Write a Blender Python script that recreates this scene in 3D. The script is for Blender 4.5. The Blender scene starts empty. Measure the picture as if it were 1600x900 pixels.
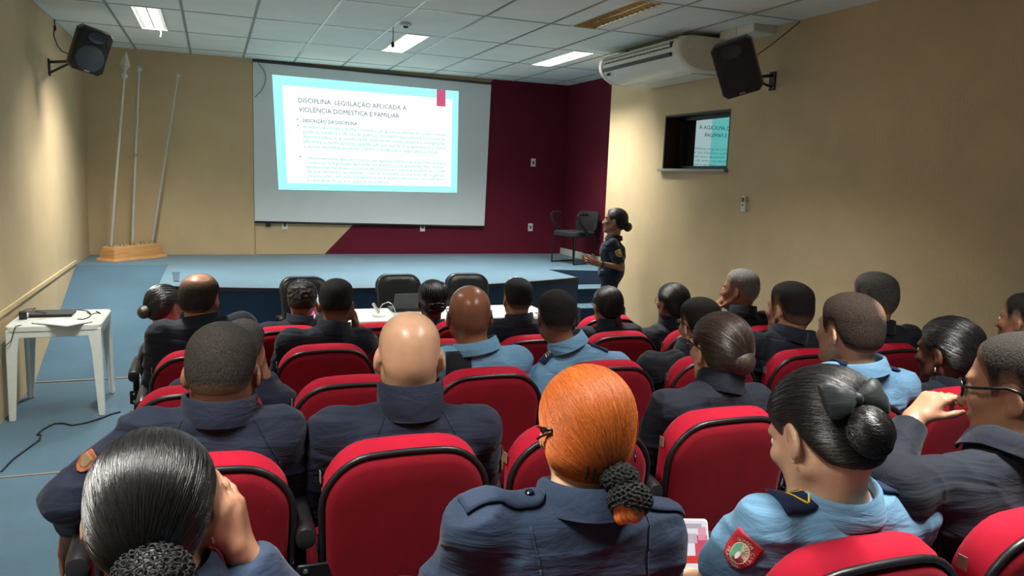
import bpy, bmesh, math, random
import numpy as np
from mathutils import Vector, Matrix
from mathutils.bvhtree import BVHTree

random.seed(4)
C = bpy.context.scene.collection
PI = math.pi
CAM = np.array([0.0, 0.0, 1.88])
F = 1204.62
RC = np.array([[0.9331946153044159, -0.3575805409432052, 0.03583248115338779],
               [-0.01806879550447154, -0.14626883101750238, -0.9890798490019858],
               [0.3589168825729165, 0.9223565394203795, -0.14295833516308581]])

def ray(x, y):
    return RC.T @ np.array([(x - 800) / F, (y - 450) / F, 1.0])
def ony(x, y, Y):
    d = ray(x, y); return CAM + d * (Y / d[1])
def onz(x, y, z):
    d = ray(x, y); return CAM + d * ((z - 1.88) / d[2])
def onx(x, y, X):
    d = ray(x, y); return CAM + d * (X / d[0])
def cdepth(P):
    return float((RC @ (np.array(P) - CAM))[2])
def V(*a):
    return np.array(a, float)
def nrm(v):
    v = np.array(v, float); return v / (np.linalg.norm(v) + 1e-12)
def lin(r, g, b):
    return tuple((c / 12.92 if c <= 0.04045 else ((c + 0.055) / 1.055) ** 2.4) for c in (r / 255, g / 255, b / 255)) + (1.0,)

# ------------------------------------------------------------------ materials
def new_mat(name):
    m = bpy.data.materials.new(name); m.use_nodes = True
    nt = m.node_tree; b = nt.nodes['Principled BSDF']
    return m, nt, b
def link(nt, a, b): nt.links.new(a, b)
def noise(nt, scale, detail=3, vec=None, rough=0.55):
    n = nt.nodes.new('ShaderNodeTexNoise'); n.inputs['Scale'].default_value = scale
    n.inputs['Detail'].default_value = detail; n.inputs['Roughness'].default_value = rough
    if vec is not None: link(nt, vec, n.inputs['Vector'])
    return n
def coord(nt, which='Object', scale=None):
    t = nt.nodes.new('ShaderNodeTexCoord')
    if scale is None: return t.outputs[which]
    mp = nt.nodes.new('ShaderNodeMapping'); mp.inputs['Scale'].default_value = scale
    link(nt, t.outputs[which], mp.inputs['Vector']); return mp.outputs['Vector']
def ramp(nt, fac, stops):
    r = nt.nodes.new('ShaderNodeValToRGB')
    e = r.color_ramp.elements
    while len(e) < len(stops): e.new(0.5)
    for k, (p, c) in enumerate(stops): e[k].position = p; e[k].color = c
    link(nt, fac, r.inputs['Fac']); return r
def bump(nt, b, h, strength, dist=0.01, prev=None):
    n = nt.nodes.new('ShaderNodeBump'); n.inputs['Strength'].default_value = strength
    n.inputs['Distance'].default_value = dist; link(nt, h, n.inputs['Height'])
    if prev is not None: link(nt, prev.outputs['Normal'], n.inputs['Normal'])
    link(nt, n.outputs['Normal'], b.inputs['Normal']); return n
def shade(c, f): return (min(1, c[0] * f), min(1, c[1] * f), min(1, c[2] * f), 1.0)

def plain(name, col, rough=0.5, metal=0.0, var=0.08, scale=20, bmp=0.0, spec=0.5):
    m, nt, b = new_mat(name)
    n = noise(nt, scale, 4, coord(nt))
    r = ramp(nt, n.outputs['Fac'], [(0.3, shade(col, 1 - var)), (0.7, shade(col, 1 + var))])
    link(nt, r.outputs['Color'], b.inputs['Base Color'])
    b.inputs['Roughness'].default_value = rough; b.inputs['Metallic'].default_value = metal
    b.inputs['Specular IOR Level'].default_value = spec
    if bmp: bump(nt, b, n.outputs['Fac'], bmp, 0.005)
    return m

def wall_mat(name, col):
    m, nt, b = new_mat(name)
    v = coord(nt)
    n = noise(nt, 3.0, 5, v)
    r = ramp(nt, n.outputs['Fac'], [(0.25, shade(col, 0.93)), (0.75, shade(col, 1.06))])
    link(nt, r.outputs['Color'], b.inputs['Base Color'])
    n2 = noise(nt, 55, 3, coord(nt, 'Object', (1, 1, 0.35)))
    n3 = noise(nt, 160, 2, v)
    k = bump(nt, b, n2.outputs['Fac'], 0.35, 0.006)
    bump(nt, b, n3.outputs['Fac'], 0.2, 0.003, k)
    b.inputs['Roughness'].default_value = 0.75; b.inputs['Specular IOR Level'].default_value = 0.25
    return m

def carpet_mat(name, col, rough=0.85, spec=0.2):
    m, nt, b = new_mat(name)
    v = coord(nt)
    n = noise(nt, 2.2, 5, v); n2 = noise(nt, 260, 2, v)
    r = ramp(nt, n.outputs['Fac'], [(0.3, shade(col, 0.85)), (0.7, shade(col, 1.12))])
    mx = nt.nodes.new('ShaderNodeMix'); mx.data_type = 'RGBA'; mx.blend_type = 'MULTIPLY'
    mx.inputs[0].default_value = 0.55
    r2 = ramp(nt, n2.outputs['Fac'], [(0.3, (0.55, 0.55, 0.55, 1)), (0.65, (1.15, 1.15, 1.15, 1))])
    link(nt, r.outputs['Color'], mx.inputs[6]); link(nt, r2.outputs['Color'], mx.inputs[7])
    link(nt, mx.outputs[2], b.inputs['Base Color'])
    bump(nt, b, n2.outputs['Fac'], 0.5, 0.004)
    b.inputs['Roughness'].default_value = rough; b.inputs['Specular IOR Level'].default_value = spec
    b.inputs['Sheen Weight'].default_value = 0.3
    return m

def cloth_mat(name, col, fold=0.5, rough=0.8, sheen=0.08):
    m, nt, b = new_mat(name)
    v = coord(nt)
    n = noise(nt, 5, 3, v)
    r = ramp(nt, n.outputs['Fac'], [(0.3, shade(col, 0.9)), (0.7, shade(col, 1.1))])
    link(nt, r.outputs['Color'], b.inputs['Base Color'])
    f1 = noise(nt, 1.0, 4, coord(nt, 'Object', (4, 7, 15)), 0.5)
    f1.inputs['Distortion'].default_value = 0.8
    f2 = noise(nt, 420, 2, v)
    k = bump(nt, b, f1.outputs['Fac'], fold, 0.03)
    bump(nt, b, f2.outputs['Fac'], 0.15, 0.002, k)
    b.inputs['Roughness'].default_value = rough; b.inputs['Specular IOR Level'].default_value = 0.25
    b.inputs['Sheen Weight'].default_value = sheen
    b.inputs['Sheen Roughness'].default_value = 0.5
    return m

def skin_mat(name, col, rough=0.42):
    m, nt, b = new_mat(name)
    v = coord(nt)
    n = noise(nt, 14, 4, v)
    r = ramp(nt, n.outputs['Fac'], [(0.3, shade(col, 0.88)), (0.7, shade(col, 1.1))])
    at = nt.nodes.new('ShaderNodeAttribute'); at.attribute_name = 'tint'
    mx = nt.nodes.new('ShaderNodeMix'); mx.data_type = 'RGBA'
    link(nt, at.outputs['Fac'], mx.inputs[0]); link(nt, r.outputs['Color'], mx.inputs[6])
    mx.inputs[7].default_value = (col[0] * 0.6, col[1] * 0.35, col[2] * 0.35, 1)
    at2 = nt.nodes.new('ShaderNodeAttribute'); at2.attribute_name = 'stubble'
    mx2 = nt.nodes.new('ShaderNodeMix'); mx2.data_type = 'RGBA'
    link(nt, at2.outputs['Fac'], mx2.inputs[0]); link(nt, mx.outputs[2], mx2.inputs[6])
    mx2.inputs[7].default_value = (0.02, 0.014, 0.011, 1)
    link(nt, mx2.outputs[2], b.inputs['Base Color'])
    n2 = noise(nt, 220, 3, v)
    bump(nt, b, n2.outputs['Fac'], 0.12, 0.002)
    b.inputs['Roughness'].default_value = rough
    b.inputs['Specular IOR Level'].default_value = 0.4
    b.inputs['Subsurface Weight'].default_value = 0.0
    return m

def hair_mat(name, col, skin, rough=0.45, strands=0.6, light=2.2, fine=False, spec=0.45):
    m, nt, b = new_mat(name)
    a = nt.nodes.new('ShaderNodeAttribute'); a.attribute_name = 'strand'
    d = nt.nodes.new('ShaderNodeAttribute'); d.attribute_name = 'cover'
    if fine:
        n = noise(nt, 300, 3, coord(nt, 'Object', (1, 1, 0.5)))
        lo, hi = 0.35, 0.7
    else:
        na = noise(nt, 1.0, 4, a.outputs['Vector'], 0.6)
        nb = noise(nt, 4.5, 3, a.outputs['Vector'], 0.6)
        mxn = nt.nodes.new('ShaderNodeMix'); mxn.inputs[0].default_value = 0.35
        link(nt, na.outputs['Fac'], mxn.inputs[2]); link(nt, nb.outputs['Fac'], mxn.inputs[3])
        n = mxn; lo, hi = 0.38, 0.64
    hout = n.outputs[0]
    r = ramp(nt, hout, [(lo, shade(col, 0.55)), (hi, shade(col, light))])
    mx = nt.nodes.new('ShaderNodeMix'); mx.data_type = 'RGBA'
    # a broken-up edge between hair and scalp
    n3 = noise(nt, 260, 3, coord(nt))
    ad = nt.nodes.new('ShaderNodeMath'); ad.operation = 'ADD'
    sb = nt.nodes.new('ShaderNodeMath'); sb.operation = 'SUBTRACT'; sb.inputs[1].default_value = 0.5
    ml = nt.nodes.new('ShaderNodeMath'); ml.operation = 'MULTIPLY'; ml.inputs[1].default_value = 0.7
    link(nt, n3.outputs['Fac'], sb.inputs[0]); link(nt, sb.outputs[0], ml.inputs[0])
    link(nt, d.outputs['Fac'], ad.inputs[0]); link(nt, ml.outputs[0], ad.inputs[1]); ad.use_clamp = True
    link(nt, ad.outputs[0], mx.inputs[0]); mx.inputs[6].default_value = shade(skin, 0.8)
    link(nt, r.outputs['Color'], mx.inputs[7])
    link(nt, mx.outputs[2], b.inputs['Base Color'])
    bump(nt, b, hout, strands, 0.008 if not fine else 0.007)
    b.inputs['Roughness'].default_value = rough
    b.inputs['Specular IOR Level'].default_value = spec
    return m

EXPO = 0.8
def emis_mat(name, col, strength):
    m = bpy.data.materials.new(name); m.use_nodes = True
    nt = m.node_tree; nt.nodes.clear()
    o = nt.nodes.new('ShaderNodeOutputMaterial'); e = nt.nodes.new('ShaderNodeEmission')
    e.inputs['Color'].default_value = col; e.inputs['Strength'].default_value = strength
    link(nt, e.outputs[0], o.inputs['Surface']); return m

# ------------------------------------------------------------------ mesh building
class MB:
    def __init__(s): s.v = []; s.f = []; s.mi = []
    def add(s, vs, fs, mi=0):
        o = len(s.v); s.v += [tuple(map(float, p)) for p in vs]
        for f in fs: s.f.append(tuple(i + o for i in f)); s.mi.append(mi)
        return s
    def box(s, c, size, M=None, mi=0):
        x, y, z = [k / 2 for k in size]
        P = [(-x, -y, -z), (x, -y, -z), (x, y, -z), (-x, y, -z), (-x, -y, z), (x, -y, z), (x, y, z), (-x, y, z)]
        if M is not None: P = [tuple(np.array(M) @ np.array(p)) for p in P]
        P = [(p[0] + c[0], p[1] + c[1], p[2] + c[2]) for p in P]
        return s.add(P, [(0, 3, 2, 1), (4, 5, 6, 7), (0, 1, 5, 4), (1, 2, 6, 5), (2, 3, 7, 6), (3, 0, 4, 7)], mi)
    def box2(s, lo, hi, mi=0):
        return s.box([(a + b) / 2 for a, b in zip(lo, hi)], [b - a for a, b in zip(lo, hi)], mi=mi)
    def tube(s, pts, r, n=8, closed=False, caps=True, mi=0):
        pts = [np.array(p, float) for p in pts]; m = len(pts)
        rr = r if hasattr(r, '__len__') else [r] * m
        T = []
        for i in range(m):
            a = pts[(i - 1) % m] if (closed or i > 0) else pts[i]
            b = pts[(i + 1) % m] if (closed or i < m - 1) else pts[i]
            T.append(nrm(b - a))
        up = V(0, 0, 1) if abs(T[0][2]) < 0.9 else V(1, 0, 0)
        u = nrm(np.cross(T[0], up)); vs = []
        for i in range(m):
            u = nrm(u - T[i] * np.dot(u, T[i])); w = np.cross(T[i], u)
            for k in range(n):
                a = 2 * PI * k / n
                vs.append(pts[i] + rr[i] * (math.cos(a) * u + math.sin(a) * w))
        fs = []
        for i in range(m if closed else m - 1):
            j = (i + 1) % m
            for k in range(n):
                l = (k + 1) % n
                fs.append((i * n + k, i * n + l, j * n + l, j * n + k))
        if not closed and caps:
            fs.append(tuple(range(n))[::-1]); fs.append(tuple((m - 1) * n + k for k in range(n)))
        return s.add(vs, fs, mi)
    def loft(s, rings, closed=True, cap0=True, cap1=True, mi=0):
        n = len(rings[0]); vs = [p for r in rings for p in r]; fs = []
        for i in range(len(rings) - 1):
            for k in range(n if closed else n - 1):
                l = (k + 1) % n
                fs.append((i * n + k, i * n + l, (i + 1) * n + l, (i + 1) * n + k))
        if cap0: fs.append(tuple(range(n))[::-1])
        if cap1: fs.append(tuple((len(rings) - 1) * n + k for k in range(n)))
        return s.add(vs, fs, mi)
    def lathe(s, prof, c=(0, 0, 0), n=20, M=None, mi=0):
        rings = []
        for r, z in prof:
            ring = [np.array((r * math.cos(2 * PI * k / n), r * math.sin(2 * PI * k / n), z)) for k in range(n)]
            if M is not None: ring = [np.array(M) @ p for p in ring]
            rings.append([p + np.array(c, float) for p in ring])
        return s.loft(rings, mi=mi)
    def ell(s, c, r, M=None, nu=16, nv=10, mi=0):
        rings = []
        for j in range(1, nv):
            a = PI * j / nv
            ring = [np.array((r[0] * math.sin(a) * math.cos(2 * PI * k / nu), r[1] * math.sin(a) * math.sin(2 * PI * k / nu), -r[2] * math.cos(a))) for k in range(nu)]
            if M is not None: ring = [np.array(M) @ p for p in ring]
            rings.append([p + np.array(c, float) for p in ring])
        return s.loft(rings, mi=mi)
    def prism(s, poly, z0, z1, mi=0, mtop=None):
        n = len(poly)
        vs = [(x, y, z0) for x, y in poly] + [(x, y, z1) for x, y in poly]
        s.add(vs, [tuple(range(n))[::-1]] + [(k, (k + 1) % n, n + (k + 1) % n, n + k) for k in range(n)], mi)
        s.add([(x, y, z1) for x, y in poly], [tuple(range(n))], mi if mtop is None else mtop)
        return s
    def build(s, name, mat, parent=None, smooth=False, bevel=0.0, seg=2, off=None, angle=40, recalc=True):
        me = bpy.data.meshes.new(name)
        vs = s.v if off is None else [(p[0] - off[0], p[1] - off[1], p[2] - off[2]) for p in s.v]
        me.from_pydata(vs, [], s.f)
        mats = mat if isinstance(mat, (list, tuple)) else [mat]
        for m in mats: me.materials.append(m)
        me.polygons.foreach_set('material_index', s.mi)
        if recalc:
            bm = bmesh.new(); bm.from_mesh(me)
            bmesh.ops.remove_doubles(bm, verts=bm.verts, dist=1e-6)
            bmesh.ops.recalc_face_normals(bm, faces=bm.faces); bm.to_mesh(me); bm.free()
        if smooth:
            me.polygons.foreach_set('use_smooth', [True] * len(me.polygons))
            if smooth == 'auto': me.set_sharp_from_angle(angle=math.radians(angle))
        o = bpy.data.objects.new(name, me); C.objects.link(o)
        if parent is not None: o.parent = parent
        if bevel:
            b = o.modifiers.new('bevel', 'BEVEL'); b.width = bevel; b.segments = seg; b.limit_method = 'ANGLE'
            b.angle_limit = math.radians(50)
            me.polygons.foreach_set('use_smooth', [True] * len(me.polygons)); me.set_sharp_from_angle(angle=math.radians(35))
        return o

def thing(name, label, cat, loc=(0, 0, 0), rotz=0.0, group=None):
    o = bpy.data.objects.new(name, None); C.objects.link(o)
    o.empty_display_size = 0.1
    o.location = tuple(map(float, loc)); o.rotation_euler = (0, 0, rotz)
    o['label'] = label; o['category'] = cat
    if group: o['group'] = group
    return o
def tag(o, label, cat, group=None):
    o['label'] = label; o['category'] = cat
    if group: o['group'] = group
    return o
def struct(o):
    o['kind'] = 'structure'; return o
def copy_tree(o, parent=None):
    c = o.copy(); C.objects.link(c)
    if parent is not None: c.parent = parent
    for ch in [x for x in bpy.data.objects if x.parent == o]: copy_tree(ch, c)
    return c
def rotm(yaw, pitch=0, roll=0):
    cy, sy = math.cos(yaw), math.sin(yaw); cp, sp = math.cos(pitch), math.sin(pitch); cr, sr = math.cos(roll), math.sin(roll)
    Rz = np.array([[cy, -sy, 0], [sy, cy, 0], [0, 0, 1]])
    Rx = np.array([[1, 0, 0], [0, cp, -sp], [0, sp, cp]])
    Ry = np.array([[cr, 0, sr], [0, 1, 0], [-sr, 0, cr]])
    return Rz @ Rx @ Ry

# ------------------------------------------------------------------ signed-distance surfaces
def smin(a, b, k):
    if k <= 0: return np.minimum(a, b)
    h = np.maximum(k - np.abs(a - b), 0) / k
    return np.minimum(a, b) - h * h * k * 0.25
def smax(a, b, k): return -smin(-a, -b, k)
def cone(P, a, b, r1, r2):
    a = np.asarray(a, np.float32); b = np.asarray(b, np.float32); ba = b - a; L = float(ba @ ba) + 1e-9
    q = P - a; t = np.clip((q @ ba) / L, 0, 1)
    return np.sqrt(((q - t[..., None] * ba) ** 2).sum(-1)) - (r1 + (r2 - r1) * t)
def ell(P, c, r, M=None):
    q = P - np.asarray(c, np.float32)
    if M is not None: q = q @ np.asarray(M, np.float32)
    r = np.asarray(r, np.float32)
    k0 = np.sqrt(((q / r) ** 2).sum(-1)); k1 = np.sqrt(((q / (r * r)) ** 2).sum(-1)) + 1e-9
    return k0 * (k0 - 1) / k1
class Field:
    def __init__(s, lo, hi, h):
        s.lo = np.array(lo, np.float32); s.h = h
        s.n = np.ceil((np.array(hi) - np.array(lo)) / h).astype(int) + 1
        s.D = np.full(s.n, 1.0, np.float32)
    def sub(s, lo, hi):
        i0 = np.clip(np.floor((np.array(lo) - s.lo) / s.h).astype(int), 0, s.n)
        i1 = np.clip(np.ceil((np.array(hi) - s.lo) / s.h).astype(int) + 1, 0, s.n)
        if (i1 <= i0).any(): return None, None
        ax = [s.lo[k] + s.h * np.arange(i0[k], i1[k], dtype=np.float32) for k in range(3)]
        P = np.stack(np.meshgrid(*ax, indexing='ij'), -1)
        return tuple(slice(i0[k], i1[k]) for k in range(3)), P
    def add(s, fn, lo, hi, k=0.02, pad=0.03):
        sl, P = s.sub(np.array(lo) - pad - k, np.array(hi) + pad + k)
        if sl is None: return
        s.D[sl] = smin(s.D[sl], fn(P).astype(np.float32), k)
    def cone(s, a, b, r1, r2, k=0.02, flat=False):
        a = np.array(a, float); b = np.array(b, float); r = max(r1, r2)
        def fn(P):
            d = cone(P, a, b, r1, r2)
            if flat:
                n = nrm(b - a).astype(np.float32)
                d = smax(d, (P - b.astype(np.float32)) @ n, 0.006)
            return d
        s.add(fn, np.minimum(a, b) - r, np.maximum(a, b) + r, k)
    def ell(s, c, r, M=None, k=0.02):
        m = max(r); s.add(lambda P: ell(P, c, r, M), np.array(c) - m, np.array(c) + m, k)
    def carve(s, fn, lo, hi, k=0.01):
        sl, P = s.sub(lo, hi)
        if sl is None: return
        s.D[sl] = smax(s.D[sl], -fn(P).astype(np.float32), k)
    def clip(s, fn, k=0.006):
        sl, P = s.sub(s.lo, s.lo + s.h * s.n)
        s.D[sl] = smax(s.D[sl], fn(P).astype(np.float32), k)
    def mesh(s):
        D = np.pad(s.D, 1, constant_values=1.0); S = D < 0
        nx, ny, nz = D.shape
        cs = np.zeros((nx - 1, ny - 1, nz - 1), np.int8)
        for a in (0, 1):
            for b in (0, 1):
                for c in (0, 1): cs += S[a:nx - 1 + a, b:ny - 1 + b, c:nz - 1 + c]
        act = (cs > 0) & (cs < 8)
        I = np.argwhere(act); idx = np.full(act.shape, -1, np.int64); idx[act] = np.arange(len(I))
        acc = np.zeros((len(I), 3), np.float64); cnt = np.zeros(len(I))
        corners = [(a, b, c) for a in (0, 1) for b in (0, 1) for c in (0, 1)]
        val = {k: D[I[:, 0] + k[0], I[:, 1] + k[1], I[:, 2] + k[2]] for k in corners}
        for k in corners:
            for ax in range(3):
                if k[ax] == 0:
                    l = list(k); l[ax] = 1; l = tuple(l)
                    a, b = val[k], val[l]; m = (a < 0) != (b < 0)
                    t = np.where(m, a / np.where(m, a - b, 1), 0)
                    p = np.array(k, float)[None, :] + t[:, None] * (np.array(l) - np.array(k))[None, :]
                    acc[m] += p[m]; cnt[m] += 1
        vs = (I + acc / np.maximum(cnt, 1)[:, None] - 1) * s.h + s.lo
        Q = []
        for ax in range(3):
            sl0 = [slice(None)] * 3; sl1 = [slice(None)] * 3
            sl0[ax] = slice(0, -1); sl1[ax] = slice(1, None)
            A = S[tuple(sl0)]; B = S[tuple(sl1)]
            e = np.argwhere(A != B); o = [k for k in range(3) if k != ax]
            ok = (e[:, o[0]] > 0) & (e[:, o[1]] > 0) & (e[:, o[0]] < D.shape[o[0]] - 1) & (e[:, o[1]] < D.shape[o[1]] - 1)
            e = e[ok]; ins = A[tuple(e.T)]
            q = []
            for da, db in ((-1, -1), (0, -1), (0, 0), (-1, 0)):
                c = e.copy(); c[:, o[0]] += da; c[:, o[1]] += db; q.append(idx[tuple(c.T)])
            q = np.stack(q, 1)
            flip = ~ins if ax != 1 else ins
            q[flip] = q[flip][:, ::-1]; Q.append(q)
        return vs, np.concatenate(Q)

def np_mesh(name, vs, fs, mat, parent=None, attrs=None):
    me = bpy.data.meshes.new(name)
    me.vertices.add(len(vs)); me.vertices.foreach_set('co', np.asarray(vs, np.float32).ravel())
    me.loops.add(fs.size); me.loops.foreach_set('vertex_index', fs.astype(np.int32).ravel())
    me.polygons.add(len(fs)); me.polygons.foreach_set('loop_start', np.arange(0, fs.size, fs.shape[1], dtype=np.int32))
    me.polygons.foreach_set('use_smooth', np.ones(len(fs), bool))
    me.update(calc_edges=True); me.validate()
    for k, a in (attrs or {}).items():
        t = 'FLOAT' if a.ndim == 1 else 'FLOAT_VECTOR'
        at = me.attributes.new(k, t, 'POINT')
        at.data.foreach_set('value' if t == 'FLOAT' else 'vector', np.asarray(a, np.float32).ravel())
    me.materials.append(mat)
    o = bpy.data.objects.new(name, me); C.objects.link(o)
    if parent is not None: o.parent = parent
    return o

_rs = np.random.RandomState(7); _lat = _rs.rand(64, 64, 64).astype(np.float32)
def vnoise(P):
    i = np.floor(P).astype(int); f = P - i; f = f * f * (3 - 2 * f); i &= 63; j = (i + 1) & 63
    r = 0
    for a in (0, 1):
        for b in (0, 1):
            for c in (0, 1):
                w = (f[:, 0] if a else 1 - f[:, 0]) * (f[:, 1] if b else 1 - f[:, 1]) * (f[:, 2] if c else 1 - f[:, 2])
                r = r + w * _lat[(j if a else i)[:, 0], (j if b else i)[:, 1], (j if c else i)[:, 2]]
    return r
def vnormals(vs, fs):
    n = np.cross(vs[fs[:, 2]] - vs[fs[:, 0]], vs[fs[:, 3]] - vs[fs[:, 1]])
    N = np.zeros_like(vs)
    for k in range(4): np.add.at(N, fs[:, k], n)
    return N / (np.linalg.norm(N, axis=1, keepdims=True) + 1e-12)
# ------------------------------------------------------------------ people
def head_sdf(Q, full=True, fem=False):
    f = 0.94 if fem else 1.0
    d = ell(Q, (0, -0.012, 0.03), (0.0765, 0.098, 0.085))
    d = smin(d, ell(Q, (0, -0.016, 0.046), (0.0715, 0.090, 0.067)), 0.02)
    d = smin(d, ell(Q, (0, 0.028, -0.035), (0.062 * f, 0.066, 0.082)), 0.03)
    d = smin(d, ell(Q, (0, -0.055, -0.015), (0.060, 0.052, 0.055)), 0.04)
    for sx in (-1, 1):
        d = smin(d, cone(Q, (sx * 0.052 * f, 0.0, -0.055), (sx * 0.018, 0.066, -0.098), 0.022, 0.018), 0.025)
        if full: d = smin(d, ell(Q, (sx * 0.036, 0.066, -0.02), (0.024, 0.022, 0.018)), 0.02)
    if full:
        d = smin(d, ell(Q, (0, 0.074, -0.100), (0.022, 0.018, 0.018)), 0.02)
        d = smin(d, ell(Q, (0, 0.079, 0.026), (0.046, 0.014, 0.010)), 0.02)
        for sx in (-1, 1):
            d = smax(d, -ell(Q, (sx * 0.031, 0.100, 0.006), (0.018, 0.016, 0.012)), 0.012)
        d = smin(d, cone(Q, (0, 0.088, 0.012), (0, 0.109, -0.030), 0.007, 0.0115), 0.012)
        for sx in (-1, 1): d = smin(d, ell(Q, (sx * 0.011, 0.098, -0.033), (0.009, 0.011, 0.008)), 0.008)
        d = smin(d, ell(Q, (0, 0.090, -0.060), (0.023, 0.010, 0.0065)), 0.008)
        d = smin(d, ell(Q, (0, 0.088, -0.070), (0.019, 0.010, 0.007)), 0.006)
        for sx in (-1, 1):
            c, sn = math.cos(sx * 0.5), math.sin(sx * 0.5)
            M = np.array([[c, -sn, 0], [sn, c, 0], [0, 0, 1]]) @ np.array([[1, 0, 0], [0, 0.97, 0.22], [0, -0.22, 0.97]])
            e = ell(Q, (sx * 0.081, -0.012, -0.008), (0.0085, 0.019, 0.032), M)
            e = smin(e, ell(Q, (sx * 0.077, -0.002, -0.034), (0.006, 0.009, 0.011)), 0.01)
            e = smax(e, -ell(Q, (sx * 0.090, -0.004, -0.004), (0.008, 0.010, 0.018), M), 0.006)
            d = smin(d, e, 0.009)
    return d

HAIRLINE_M = [(-0.13, -0.062), (-0.08, -0.062), (-0.05, -0.050), (-0.028, -0.012), (-0.012, 0.020), (0.010, 0.020), (0.022, -0.012), (0.034, -0.012), (0.042, 0.022), (0.062, 0.058), (0.078, 0.082), (0.1, 0.105)]
HAIRLINE_F = [(-0.13, -0.088), (-0.08, -0.086), (-0.05, -0.062), (-0.028, -0.018), (-0.012, 0.018), (0.010, 0.018), (0.024, 0.002), (0.040, 0.018), (0.060, 0.052), (0.078, 0.080), (0.1, 0.105)]

def build_hair(root, Hc, Rh, s, spec, mat, org, h=0.005, fem=False):
    t0 = spec.get('t', 0.008); keys = spec.get('line', HAIRLINE_F if fem else HAIRLINE_M)
    ky = [k[0] for k in keys]; kz = [k[1] for k in keys]
    w = spec.get('w', 0.03)
    fl = Field((-0.13, -0.16, -0.14), (0.13, 0.15, 0.17), h / s)
    top = spec.get('top', 0.0); bald = spec.get('bald')
    def fn(Q):
        zt = np.interp(Q[..., 1], ky, kz)
        e = np.clip((Q[..., 2] - zt + 0.004) / w, 0, 1); e = e * e * (3 - 2 * e)
        t = t0 * e + top * np.clip((Q[..., 2] - 0.04) / 0.06, 0, 1) - 0.006 * (1 - np.clip((Q[..., 2] - zt + 0.004) / 0.01, 0, 1))
        if bald:
            r = np.sqrt(((Q - np.array(bald[0], np.float32)) ** 2).sum(-1))
            t = t - (t0 + top + 0.004) * np.clip((bald[1] - r) / 0.02, 0, 1)
        d = head_sdf(Q, False, fem) - t
        return smax(d, -0.105 - Q[..., 2], 0.004)
    fl.add(fn, (-0.13, -0.16, -0.14), (0.13, 0.15, 0.17), 0, 0)
    for c, r in spec.get('lumps', []): fl.ell(c, r, k=0.03)
    vs, fs = fl.mesh()
    N = vnormals(vs, fs)
    if spec.get('messy'):
        a, fr = spec['messy']; vs = vs + N * (a * (vnoise(vs * fr + 5) - 0.45))[:, None] * np.clip((vs[:, 2] + 0.02) / 0.05, 0, 1)[:, None]
    zt = np.interp(vs[:, 1], ky, kz)
    den = np.clip((vs[:, 2] - zt) / spec.get('fade', 0.012), 0, 1) * spec.get('dmax', 1.0)
    if spec.get('thin'):
        c, r, amt = spec['thin']
        rr = np.sqrt(((vs - np.array(c)) ** 2).sum(1)); den = den * (1 - amt * np.clip((r - rr) / (0.6 * r), 0, 1))
    # strand coordinates converge on the bun (or on the crown)
    ax = nrm(spec.get('axis', (0, -0.55, 0.83))); q = vs - np.array((0, -0.012, 0.0)); L = np.linalg.norm(q, axis=1)
    u = nrm(np.cross(ax, (1, 0, 0.3))); v = np.cross(ax, u)
    a, b = q @ u, q @ v; rad = np.sqrt(a * a + b * b) + 1e-6
    K = spec.get('freq', 26) * 1.5
    th = np.arccos(np.clip((q @ ax) / L, -1, 1))
    st = np.stack([a / rad * K, b / rad * K, th * spec.get('along', 1.2)], 1)
    W = (vs * s) @ Rh.T + Hc - org
    return np_mesh('hair', W, fs, mat, root, {'cover': den * (1.15 if 'axis' not in spec else 1.4), 'strand': st})

def hand(fl, W, d, n, side, curl=(0.35, 0.4, 0.45, 0.5), spread=0.06, sc=1.0, thumb=(0.75, 0.25), k=0.006):
    d = nrm(d); n = nrm(n - d * np.dot(n, d)); th = np.cross(d, n) * (1 if side == 'R' else -1)
    off = (0.030, 0.010, -0.010, -0.029); kn = (0.088, 0.092, 0.087, 0.078)
    L = (0.072, 0.080, 0.074, 0.058); r0 = (0.0092, 0.0094, 0.009, 0.008)
    W = np.array(W, float)
    for i in range(4):
        b = W + d * kn[i] * sc + th * off[i] * sc
        fl.cone(W + th * off[i] * 0.55 * sc, b, 0.0155 * sc, 0.0115 * sc, 0.014)
        a = 0.0; p = b; dd = nrm(d + th * spread * (1.2, 0.4, -0.4, -1.3)[i])
        for j, fr in enumerate((0.45, 0.31, 0.24)):
            a += curl[i] * (0.9, 1.1, 0.8)[j]
            q = p + (math.cos(a) * dd + math.sin(a) * n) * L[i] * fr * sc
            rr = r0[i] * sc
            fl.cone(p, q, rr * (1, 0.93, 0.86)[j], rr * (0.93, 0.86, 0.74)[j], k); p = q
    fl.cone(W + d * 0.02 * sc + th * 0.016 * sc, W + d * 0.07 * sc - n * 0.002, 0.015 * sc, 0.012 * sc, 0.015)
    p = W + d * 0.022 * sc + th * 0.022 * sc
    a, c = thumb
    dd = nrm(d * math.cos(a) + th * math.sin(a) + n * c)
    q = p + dd * 0.040 * sc; fl.cone(p, q, 0.014 * sc, 0.0112 * sc, 0.012)
    dd = nrm(dd + d * 0.35 + n * 0.15); p, q = q, q + dd * 0.032 * sc; fl.cone(p, q, 0.0108 * sc, 0.0098 * sc, k)
    dd = nrm(dd + d * 0.25); fl.cone(q, q + dd * 0.024 * sc, 0.0098 * sc, 0.0078 * sc, k)

TT = [-0.2, 0.0, 0.2, 0.4, 0.62, 0.82, 0.94, 1.04, 1.12]
TA = [0.165, 0.172, 0.160, 0.150, 0.165, 0.178, 0.165, 0.105, 0.05]
TB = [0.110, 0.125, 0.118, 0.112, 0.122, 0.116, 0.095, 0.070, 0.045]

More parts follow.
